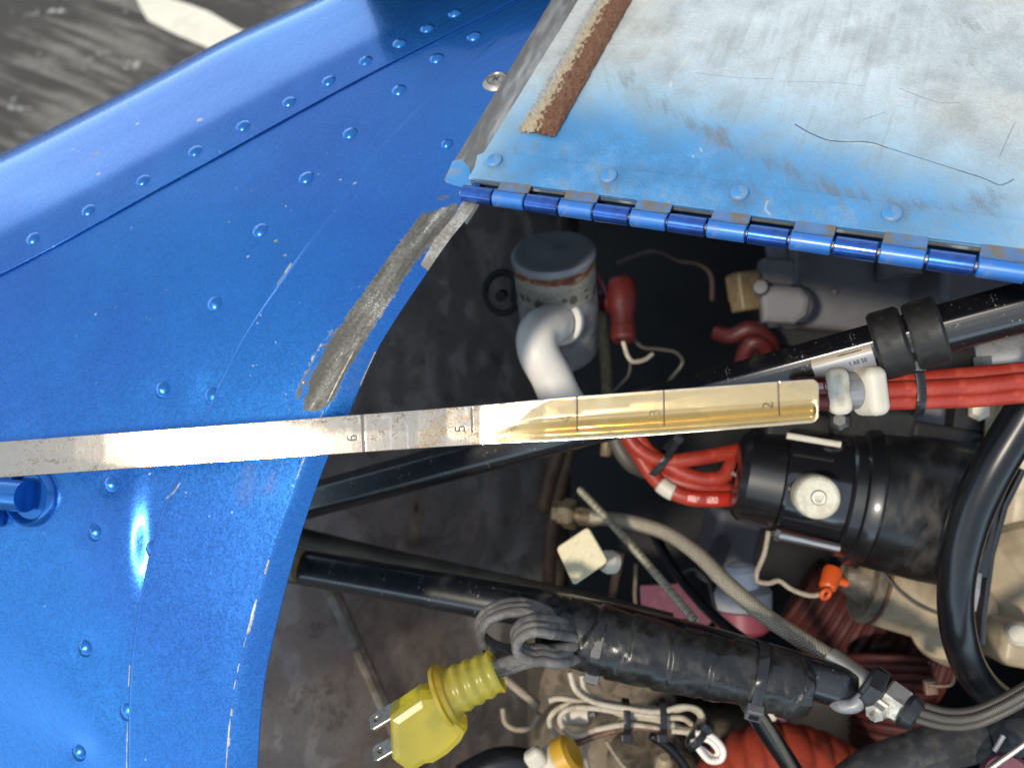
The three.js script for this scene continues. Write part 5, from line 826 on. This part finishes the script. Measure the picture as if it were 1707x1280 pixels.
// ---------------------------------------------------------------- the cream engine parts, big hoses and ducts at the right
{
  const t = thing('crankcase', 'cream painted engine crankcase casting at the right edge', 'engine casting', P(1760, 900, 0.47));
  part(t, 'casting', box(P(1790, 880, 0.475), 0.115, 0.155, 0.07, axes(-6, 4, -14), 0.020, 6), M.cream);
  part(t, 'round_boss', lathe(P(1740, 990, 0.45), P(1735, 985, 0.428), [[0, 0.040], [0.7, 0.038], [0.9, 0.034], [1, 0.028], [1, 0]], 48), M.cream);
  part(t, 'lower_flange', box(P(1712, 1072, 0.425), 0.042, 0.022, 0.03, axes(-10, 0, 0), 0.005), M.cream);
  part(t, 'flange_stud', lathe(P(1700, 1058, 0.41), P(1698, 1056, 0.402), [[0, 0.0065], [0.7, 0.006], [1, 0.004], [1, 0]], 24), M.nylon);
  const o = thing('accessory_housing', 'cream cylindrical housing with a brown flange under the starter', 'engine housing', P(1540, 1010, 0.45)), A = P(1428, 966, 0.455), B = P(1760, 1072, 0.445), at = (s) => A.clone().lerp(B, s);
  part(o, 'barrel', lathe(at(0.1), at(0.62), [[0, 0.004], [0, 0.0205], [0.05, 0.0215], [0.9, 0.0205], [1, 0.018]], 44), M.cream);
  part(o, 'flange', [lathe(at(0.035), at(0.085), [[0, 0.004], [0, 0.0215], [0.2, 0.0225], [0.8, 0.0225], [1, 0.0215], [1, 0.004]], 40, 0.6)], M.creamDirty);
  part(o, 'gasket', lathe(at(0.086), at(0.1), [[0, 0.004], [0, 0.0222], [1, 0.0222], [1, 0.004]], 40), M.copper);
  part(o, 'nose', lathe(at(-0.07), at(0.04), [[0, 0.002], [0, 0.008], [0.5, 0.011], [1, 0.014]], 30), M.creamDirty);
  part(o, 'side_lobe', lathe(P(1590, 1060, 0.455), P(1570, 1045, 0.428), [[0, 0.0175], [0.75, 0.0175], [0.92, 0.0162], [1, 0.0125], [1, 0]], 40), M.cream);
  part(o, 'safety_wire', (() => { const c = spline(pts3([[1470, 952, 0.43], [1500, 985, 0.43], [1530, 1008, 0.428], [1570, 1025, 0.43], [1600, 1040, 0.43]]), 30), cu = new THREE.CatmullRomCurve3(c), out = []; for (const ph of [0, Math.PI]) { const q = []; for (let i = 0; i <= 240; i++) { const p = cu.getPointAt(i / 240), a = i / 240 * 2 * Math.PI * 14 + ph; q.push(p.addScaledVector(CU, Math.cos(a) * 0.0005).addScaledVector(CN, Math.sin(a) * 0.0005)); } out.push(sweep(q, circle(0.00048, 6))); } return out; })(), M.lead);
  solo('dark_shield', 'dark curved shield in front of the cream crankcase beside the big hose', 'shield', [sweep(pts3([[1690, 780, 0.40], [1660, 840, 0.40], [1638, 920, 0.40], [1626, 1010, 0.402], [1622, 1060, 0.405]]), rect(0.003, 0.018, 0.001), { fixUp: CN, crease: 0.7 }), sweep(pts3([[1680, 770, 0.392], [1650, 850, 0.392], [1632, 960, 0.393]]), rect(0.009, 0.003, 0.001), { fixUp: CN, crease: 0.7 })], M.blackClean);
  solo('grey_strap', 'short grey metal strap seen between the big hose and the shield', 'strap', [sweep(pts3([[1630, 955, 0.385], [1626, 990, 0.385], [1620, 1018, 0.387]]), rect(0.0042, 0.0012, 0.0003), { fixUp: CN })], M.canGrey);
  solo('big_hose', 'thick glossy black hose curving down in front of the starter end', 'hose', tube([[1820, 540, 0.315], [1740, 645, 0.323], [1690, 722, 0.329], [1650, 790, 0.334], [1617, 865, 0.340], [1598, 945, 0.345], [1594, 1020, 0.350], [1606, 1085, 0.356], [1632, 1135, 0.366], [1680, 1175, 0.385], [1760, 1215, 0.41]], (s) => 0.0083 - 0.0010 * sstep(0.35, 0.6, s), 110, 28), M.hose);
  // ribbed ducts
  const duct = (a, r, pitch, o = {}) => { const c = spline(pts3(a), 160), L = new THREE.CatmullRomCurve3(c).getLength(); return sweep(c, (s) => circle(r * (1 + 0.0 * s) + 0.0026 * (Math.abs(Math.sin(s * L / pitch * Math.PI)) ** 0.6 - 0.6), 40, undefined), { fixUp: undefined, ...o }); };
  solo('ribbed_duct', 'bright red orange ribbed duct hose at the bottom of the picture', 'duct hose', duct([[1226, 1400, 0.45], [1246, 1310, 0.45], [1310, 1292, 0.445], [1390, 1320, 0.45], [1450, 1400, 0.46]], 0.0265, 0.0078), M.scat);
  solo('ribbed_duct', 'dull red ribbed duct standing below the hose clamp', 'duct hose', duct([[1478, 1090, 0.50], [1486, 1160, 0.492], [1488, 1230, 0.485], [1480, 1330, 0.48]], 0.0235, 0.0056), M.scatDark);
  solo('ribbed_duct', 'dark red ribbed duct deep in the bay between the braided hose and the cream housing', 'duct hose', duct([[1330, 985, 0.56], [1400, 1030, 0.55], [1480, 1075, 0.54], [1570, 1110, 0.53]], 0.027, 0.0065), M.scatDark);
  solo('duct_tab', 'small pale torn tab on the dark red duct', 'tab', [box(P(1470, 1078, 0.508), 0.012, 0.005, 0.003, axes(8, 20, 0), 0.0012)], M.lead);
  solo('blue_clip', 'small grey clip at the right end of the dark red duct', 'clip', [box(P(1545, 1092, 0.49), 0.003, 0.012, 0.004, axes(0), 0.0008), box(P(1552, 1084, 0.49), 0.009, 0.0028, 0.004, axes(-30), 0.0008)], M.canGrey);
  solo('earth_wire', 'tan wire ending in a copper lug below the big hose', 'wire', [tube([[1588, 1090, 0.37], [1592, 1125, 0.372], [1586, 1140, 0.374], [1565, 1143, 0.376], [1545, 1141, 0.378]], 0.0011, 30, 8), box(P(1552, 1145, 0.378), 0.006, 0.007, 0.003, axes(5), 0.0008)], M.copper);
  solo('sump_casting', 'cream sump casting with dark spots between the two red ducts', 'engine casting', [plate(plane(P(1380, 1190, 0.52), CR.clone().addScaledVector(CU, -0.3), CN.clone().addScaledVector(CR, -0.25)), [[1310, 1140], [1435, 1150], [1440, 1300], [1370, 1330], [1290, 1240]], 0, 0.02, 0.005)], M.cream);
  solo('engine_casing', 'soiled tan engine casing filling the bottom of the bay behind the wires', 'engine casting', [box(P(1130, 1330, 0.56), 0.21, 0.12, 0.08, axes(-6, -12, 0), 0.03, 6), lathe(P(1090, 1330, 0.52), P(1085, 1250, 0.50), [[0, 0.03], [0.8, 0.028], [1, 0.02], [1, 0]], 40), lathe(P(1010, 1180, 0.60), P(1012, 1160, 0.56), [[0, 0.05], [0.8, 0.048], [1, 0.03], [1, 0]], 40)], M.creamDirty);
  solo('brown_bulkhead', 'brown dirty bulkhead low behind the grey cord and wire bundle', 'bulkhead', [plate(plane(P(1000, 1150, 0.66), CR.clone().addScaledVector(CN, -0.1), CN), [[880, 1010], [1120, 1050], [1360, 1130], [1400, 1400], [880, 1400]], 0, 0.006, 0.001)], M.darkBrown);
  const gh = thing('coarse_hose', 'thick dull grey black hose across the bottom right corner', 'hose', P(1540, 1260, 0.38));
  part(gh, 'hose', tube([[1400, 1330, 0.375], [1450, 1290, 0.375], [1540, 1255, 0.378], [1640, 1228, 0.382], [1720, 1222, 0.385], [1800, 1225, 0.39]], 0.0105, 50, 24), worn([0.03, 0.03, 0.031], { patch: [0.075, 0.072, 0.065], amount: 0.5, soft: 0.2, spots: 0.1, spot: [0.3, 0.3, 0.26], rough: 0.7, tile: [0.06, 0.06], seed: 51, bump: 0.0003, vary: 0.4 }));
  part(gh, 'cuff', lathe(P(1632, 1230, 0.3815), P(1660, 1226, 0.382), [[0, 0.0105], [0, 0.0118], [0.9, 0.0118], [1, 0.0105]], 30), M.rubber);
  solo('steel_rod', 'pale steel rod across the bottom right corner', 'rod', [rod(P(1640, 1290, 0.35), P(1712, 1238, 0.345), 0.0011)], M.steel);
  solo('short_pin', 'short pale pin above the coarse hose', 'pin', [rod(P(1658, 1252, 0.352), P(1674, 1226, 0.352), 0.0010)], M.canGrey);
  solo('round_cap', 'pale round cap cut by the bottom edge at the right', 'cap', [lathe(P(1682, 1310, 0.36), P(1682, 1298, 0.345), [[0, 0.012], [0.7, 0.0115], [1, 0.009], [1, 0]], 36)], M.pink);
}
// wire bundle and neighbours at the bottom
{
  const t = thing('wire_bundle', 'bundle of beige wires looped and held by two black ties near the bottom', 'wire bundle', P(1050, 1195, 0.41));
  const d = 0.415, W3 = (a, k) => a.map(([x, y, z]) => [x, y, d - 0.004 * k + (z || 0)]);
  const ws = [
    [[1165, 1232], [1110, 1205], [1045, 1200], [990, 1222], [950, 1238], [925, 1222], [916, 1200], [930, 1182], [965, 1172], [1010, 1182], [1060, 1190], [1110, 1190], [1150, 1180], [1168, 1194], [1160, 1212], [1130, 1214], [1090, 1204]],
    [[1100, 1215], [1045, 1208], [995, 1216], [960, 1226], [938, 1212], [934, 1196], [948, 1182], [985, 1180], [1040, 1188], [1110, 1196], [1140, 1198], [1154, 1208]],
    [[950, 1120], [960, 1150], [985, 1168], [1040, 1180], [1100, 1186], [1140, 1178], [1165, 1184], [1172, 1200], [1158, 1218], [1120, 1218]],
    [[915, 1168], [930, 1164], [960, 1168], [1000, 1176], [1045, 1194], [1100, 1200], [1140, 1215]],
    [[970, 1125], [975, 1150], [1000, 1168], [1045, 1176], [1100, 1182]],
  ];
  ws.forEach((w, i) => part(t, 'wire', tube(W3(w, (i % 3) - 1), 0.0015, 110, 10), M.wireWhite));
  part(t, 'copper_wire', tube(W3([[960, 1240], [1010, 1222], [1060, 1214], [1100, 1216]], 0), 0.0016, 40, 10), M.copper);
  for (const x of [1043, 1103]) { const [a, b, c] = tieGeo(P(x, 1195, d), CR, 0.0062, 0.0088, 0.0036, 0.0012, -1.4, 0.006); const s = part(t, 'tie_strap', a, M.tie); part(s, 'tie_head', [b, c], M.tie); }
  const lp = thing('white_wire_loop', 'short loop of white wire with a black tie right of the beige bundle', 'wire loop', P(1185, 1245, 0.40));
  part(lp, 'wire', tube([[1160, 1222, 0.40], [1185, 1226, 0.398], [1206, 1250, 0.398], [1202, 1266, 0.398], [1184, 1268, 0.398], [1165, 1248, 0.398], [1155, 1232, 0.40]], 0.0016, 60, 10), M.white);
  part(lp, 'wire', tube([[1160, 1230, 0.403], [1182, 1234, 0.401], [1198, 1254, 0.401], [1190, 1262, 0.401], [1172, 1250, 0.401], [1150, 1236, 0.402]], 0.0015, 60, 10), M.white);
  const [a, b, c] = tieGeo(P(1162, 1228, 0.40), dirPx([1150, 1215, 0.4], [1180, 1240, 0.4]), 0.005, 0.0066, 0.0036, 0.0014, 1.2, 0.005); part(lp, 'tie', [a, b, c], M.tie);
  const wc = thing('crimp_connector', 'cream closed end crimp connector inside the left loop of the beige bundle', 'connector', P(960, 1192, 0.425));
  part(wc, 'shell', lathe(P(938, 1190, 0.43), P(984, 1192, 0.424), [[0, 0.001], [0.04, 0.004], [0.15, 0.0055], [0.8, 0.0058], [1, 0.0048], [1, 0]], 28), M.nylon); part(wc, 'tip', rod(P(982, 1192, 0.424), P(993, 1188, 0.423), 0.002), M.canDark);
  const yc = thing('capped_connector', 'white connector with a yellow collar at the bottom edge', 'connector', P(920, 1262, 0.40));
  part(yc, 'shell', lathe(P(895, 1290, 0.405), P(942, 1262, 0.398), [[0, 0.004], [0, 0.0095], [0.85, 0.0092], [1, 0.0075]], 32), M.nylon);
  part(yc, 'collar', lathe(P(936, 1266, 0.399), P(958, 1254, 0.397), [[0, 0.0085], [0, 0.0102], [0.8, 0.0098], [1, 0.007], [1, 0]], 32), plain([0.55, 0.30, 0.02], 0.45));
  part(yc, 'side_shell', box(P(893, 1264, 0.395), 0.010, 0.010, 0.008, axes(35, 0, 0), 0.003), M.nylon);
  solo('corner_hose', 'black ribbed hose end at the bottom left of the bay', 'hose', tube([[770, 1300, 0.40], [830, 1272, 0.40], [880, 1276, 0.40], [930, 1310, 0.40]], 0.0075, 40, 20), M.hose);
  solo('wire_arc', 'tan wire bent in a hook below the yellow plug cord', 'wire', tube([[838, 1180, 0.47], [843, 1205, 0.468], [862, 1216, 0.466], [884, 1212, 0.466], [900, 1190, 0.466]], 0.0017, 40, 10), M.wireTan);
  solo('pale_rod', 'pale rod pointing at the wire hook below the cord', 'rod', [rod(P(838, 1128, 0.48), P(897, 1176, 0.468), 0.0026)], M.wireTan);
  solo('drain_tube', 'black tube with a braided line alongside running down from the tape end', 'tube', [tube([[1240, 1155, 0.365], [1270, 1205, 0.37], [1310, 1265, 0.375], [1350, 1330, 0.38]], 0.0046, 30, 16)], M.hose);
  solo('braided_line', 'thin braided line beside the black drain tube', 'braided line', [tube([[1256, 1172, 0.36], [1288, 1220, 0.362], [1325, 1285, 0.366], [1350, 1330, 0.37]], 0.0019, 40, 14)], M.braidDark);
  solo('grey_plug', 'small cream plug between the drain tube and the red duct', 'plug', [box(P(1277, 1186, 0.45), 0.009, 0.011, 0.008, axes(20), 0.002)], M.nylon);
  solo('lilac_tube', 'small lilac tube behind the cream plug', 'tube', [rod(P(1290, 1180, 0.46), P(1310, 1208, 0.455), 0.0042)], M.pink);
  solo('black_lead', 'black lead running down right under the beige wire bundle', 'lead', tube([[1085, 1225, 0.43], [1120, 1250, 0.43], [1150, 1290, 0.43]], 0.0026, 20, 10), M.hose);
  solo('hanging_wire', 'thin tan wire hanging at the bottom under the bundle loop', 'wire', tube([[978, 1232, 0.43], [976, 1265, 0.43], [990, 1300, 0.43]], 0.0012, 20, 8), M.wireTan);
  solo('slack_wire', 'thin grey wire sloping down in the middle of the bottom edge', 'wire', tube([[1010, 1235, 0.44], [1030, 1265, 0.44], [1060, 1300, 0.44]], 0.0011, 20, 8), M.wireTan);
  solo('casing_knob', 'pale knob on the tan casing at the bottom edge', 'knob', [lathe(P(1108, 1285, 0.47), P(1108, 1262, 0.465), [[0, 0.006], [0.8, 0.005], [1, 0.003], [1, 0]], 20)], M.cream);
}

// ---------------------------------------------------------------- the dipstick and the oil on it
{
  // centre line: the blade bends gently towards the viewer at its tip
  const slope = along([[-400, 0.24], [0, 0.20], [100, 0.155], [190, 0.085], [260, 0.045], [350, 0.058], [430, 0.078], [500, 0.070], [570, 0.040], [650, 0.028], [730, 0.06], [800, 0.155], [860, 0.24], [1000, 0.28], [1200, 0.31], [1400, 0.33]]);
  const dTab = (() => { const o = []; let d = 0.283, X = (-400 - W / 2) / FL * d; for (let x = -400; x <= 1400; x += 10) { o.push(d); const a = (x + 10 - W / 2) / FL, m = slope(x + 5); const d2 = (d + m * X) / (1 + m * a); X = a * d2; d = d2; } return o; })();
  const dAt = (x) => { const q = clamp((x + 400) / 10, 0, dTab.length - 1.001), i = Math.floor(q); return lerp(dTab[i], dTab[i + 1], q - i); };
  const topY = along([[-400, 772], [0, 736.5], [600, 691], [790, 676], [960, 660.5], [1130, 648], [1365, 631]]), botY = along([[-400, 825], [0, 796.5], [600, 754.5], [790, 742], [960, 734], [1130, 723.5], [1365, 705]]);
  const X0 = -330, X1 = 1366, len = X1 - X0, tilt = -0.0003;
  const twist = along([[-400, 0.0002], [100, 0.0005], [250, 0.0001], [350, -0.00005], [500, -0.0005], [650, -0.0009], [800, -0.0004], [1000, -0.0002], [1400, -0.0003]]);
  const at = (x, v, h = 0) => { const d = dAt(x) + twist(x) * (0.5 - v) + 0.00022 * (4 * (v - 0.5) ** 2) + 0.00006 * (ns(N2, x / 1300, v * 0.1) - 0.5), y = lerp(botY(x), topY(x), v); return P(x, y, d).addScaledVector(CN, h); };   // v = 1 at the upper edge
  const t = thing('oil_dipstick', 'flat steel dipstick marked 6 to 2 held across the picture, wet with oil', 'dipstick', at(600, 0.5));
  const TW = 2048, TH = 128, tx = (x) => (x - X0) / len * TW;
  const cv = canvas(TW, TH, '#fff'), c = cv.getContext('2d'), K = TW / len;
  c.strokeStyle = '#000'; c.lineCap = 'round';
  for (const [x, y0, y1, w, lean] of [[604, 0.0, 1.0, 4.2, 3], [786, 0.05, 0.66, 2.6, 2], [962, 0.0, 0.78, 2.2, 1], [1107, 0.0, 0.78, 2.0, 1], [1298, 0.02, 0.76, 2.2, 2]]) { c.lineWidth = w * K; c.beginPath(); c.moveTo(tx(x), y0 * TH); c.lineTo(tx(x + lean * 0.4), (y0 + y1) / 2 * TH); c.lineTo(tx(x + lean), y1 * TH); c.stroke(); }
  c.fillStyle = '#000'; c.font = 48 + 'px sans-serif';
  for (const [s, x, v, f] of [['6', 588, 0.60, 0], ['5', 768, 0.56, 0], ['4', 944, 0.50, 0.35], ['3', 1092, 0.50, 0.35], ['2', 1281, 0.52, 0]]) { c.save(); c.globalAlpha = 1 - f; c.translate(tx(x) + 8 * K, v * TH); c.scale(K * 1.0 / 1.75 * 0.9, 0.84); c.rotate(-Math.PI / 2); c.textAlign = 'center'; c.fillText(s, 0, 0); c.restore(); }
  const im = channel(cv), sc = [];
  const scr = canvas(TW, TH), s2 = scr.getContext('2d'); s2.strokeStyle = '#fff'; for (const [x, y0, y1, w, g] of [[597, 0.0, 0.25, 3, 200], [609, 0.05, 0.95, 2.5, 230], [575, 0.1, 0.2, 2, 160], [650, 0.1, 0.95, 5, 110], [678, 0.35, 0.98, 3, 160], [676, 0.3, 0.55, 2, 120], [622, 0.9, 1, 2, 160], [776, 0.0, 0.22, 5, 190], [640, 0.08, 0.16, 14, 150]]) { s2.strokeStyle = 'rgb(' + g + ',' + g + ',' + g + ')'; s2.lineWidth = w * K; s2.beginPath(); s2.moveTo(tx(x), y0 * TH); s2.lineTo(tx(x + 2), y1 * TH); s2.stroke(); }
  const sm = channel(scr);
  const m = maps(TW, TH, (u, v, x, y) => {
    const i = ((TH - 1 - y) * TW + x) * 4, mk = 1 - im[i] / 255, n2 = ns(N2, u * 5, v * 0.35), n3 = ns(N3, u * 6, v * 0.5), n1 = ns(N1, u * 3, v * 0.2), br = ns(N3, u * 14, v * 0.06);
    let col = mix3([0.60, 0.51, 0.40], [0.68, 0.58, 0.46], n1 * 0.6 + br * 0.4), px = X0 + u * len;
    const edge = Math.max(sstep(0.72, 0.98, v), 0.4 * sstep(0.2, 0.02, v)), pit = sstep(880, 840, px) * sstep(0.66, 0.76, n3 * 0.6 + n2 * 0.4 + edge * 0.11 + (px > 700 && px < 880 ? 0.03 : 0));
    col = mix3(col, [0.10, 0.075, 0.05], pit * 0.8); col = mix3(col, [0.50, 0.33, 0.14], (px > 690 && px < 870) ? sstep(0.52, 0.66, n2) * 0.35 : 0);
    col = mix3(col, [0.86, 0.80, 0.70], sm[i] / 255 * 0.8); col = mix3(col, [0.06, 0.035, 0.025], mk * 0.92);
    return [...col, 0.13 + 0.05 * (br - 0.5) + 0.04 * (n2 - 0.5) + mk * 0.3, 1 - mk * 0.8 - pit * 0.6, 1 - mk * 0.9 + (n3 - 0.5) * 0.1];
  }, { rep: false, bump: true });
  M.blade = mat(m, { bumpScale: 0.00012 });
  // closed blade: top, rounded rim, rounded tip
  const tipIn = (x) => x < X1 - 14 ? 0 : 1 - Math.sqrt(Math.max(0, 1 - ((x - (X1 - 14)) / 14) ** 2));
  const TH2 = 0.0009, sec = [[0, -1], [0, -0.55], [0.004, -0.15], [0.018, 0], [0.1, 0], [0.2, 0], [0.3, 0], [0.4, 0], [0.5, 0], [0.6, 0], [0.7, 0], [0.8, 0], [0.9, 0], [0.982, 0], [0.996, -0.15], [1, -0.55], [1, -1], [0.5, -1]];
  const nu = 260, pos = [], uv = [], idx = [];
  for (let i = 0; i <= nu; i++) { const u = i / nu, x = i === nu ? X1 : lerp(X0, X1, u < 0.9 ? u / 0.9 * 0.985 : 0.985 + (u - 0.9) / 0.1 * 0.015), inn = tipIn(x) * 0.2; for (const [v, h] of sec) { const vv = inn + v * (1 - 2 * inn), wob = 0.00012 * (ns(N2, x / 900, 0.2) - 0.5), p = at(x, vv, h * TH2 + wob + (i === nu ? -0.0003 : 0)); pos.push(p.x, p.y, p.z); uv.push((x - X0) / len, vv); } }
  const ks = sec.length; for (let i = 0; i < nu; i++) for (let k = 0; k < ks; k++) { const a = i * ks + k, b = i * ks + (k + 1) % ks, a2 = a + ks, b2 = b + ks; idx.push(a, a2, b, b, a2, b2); }
  { const cN = pos.length / 3, p = at(X1, 0.5, -0.5 * TH2); pos.push(p.x, p.y, p.z); uv.push(1, 0.5); for (let k = 0; k < ks; k++) idx.push(nu * ks + k, cN, nu * ks + (k + 1) % ks); }
  const g = new THREE.BufferGeometry(); g.setAttribute('position', new THREE.Float32BufferAttribute(pos, 3)); g.setAttribute('uv', new THREE.Float32BufferAttribute(uv, 2)); g.setIndex(idx); g.computeVertexNormals(); const gc = toCreasedNormals(g, 0.5); gc.userData.uvOK = true;
  part(t, 'blade', gc, M.blade);
  // oil: a thin film over the upper half, a thick bead along the lower half
  const oil = new THREE.MeshPhysicalMaterial({ color: new THREE.Color().setRGB(1, 0.95, 0.80), roughness: 0.03, transmission: 1, thickness: 0.001, ior: 1.48, attenuationColor: new THREE.Color().setRGB(0.86, 0.60, 0.17), attenuationDistance: 0.0024 });
  const front = (v) => 812 + 60 * Math.pow(Math.abs(v - 0.18), 0.9) - 34 * Math.sin(v * 9) * v * (1 - v) + 60 * v * v, cols = 220, rows = 70, op = [], oi = [];
  const hOil = (x, v) => { const e = Math.min(sstep(0.0, 0.035, v - 0.03), sstep(0.0, 0.03, 0.97 - v)), xs = sstep(front(v), front(v) + 26 + 50 * v, x) * sstep(X1 - 3, X1 - 16, x), bead = (Math.exp(-(((v - 0.29) / 0.15) ** 2)) * 0.0010 + Math.exp(-(((v - 0.13) / 0.035) ** 2)) * 0.00022 + Math.exp(-(((v - 0.50) / 0.03) ** 2)) * 0.00008) * sstep(830, 980, x), film = 0.00009; return e * xs * (film + bead); };
  for (const side of [1, 0]) for (let i = 0; i <= cols; i++) for (let j = 0; j <= rows; j++) { const x = lerp(800, X1 - 2, i / cols), v = j / rows, inn = tipIn(x) * 0.2, vv = clamp(v, inn + 0.02, 1 - inn - 0.02), p = at(x, vv, side ? 0.00006 + hOil(x, vv) : 0.00003); op.push(p.x, p.y, p.z); }
  const RW = rows + 1, off = (cols + 1) * RW; for (let i = 0; i < cols; i++) for (let j = 0; j < rows; j++) { const a = i * RW + j, hh = [[i, j], [i + 1, j], [i, j + 1], [i + 1, j + 1]].some(([p, q]) => hOil(lerp(800, X1 - 2, p / cols), q / rows) > 2e-6); if (!hh) continue; oi.push(a, a + RW, a + 1, a + 1, a + RW, a + RW + 1, a + off, a + 1 + off, a + RW + off, a + 1 + off, a + RW + 1 + off, a + RW + off); }
  const og = new THREE.BufferGeometry(); og.setAttribute('position', new THREE.Float32BufferAttribute(op, 3)); og.setAttribute('uv', new THREE.Float32BufferAttribute(new Float32Array(op.length / 3 * 2), 2)); og.setIndex(oi); og.computeVertexNormals(); og.userData.uvOK = true;
  solo('engine_oil', 'pool of clear amber oil lying along the marked tip of the dipstick', 'oil', [og], oil);
}

renderer.render(scene, camera);
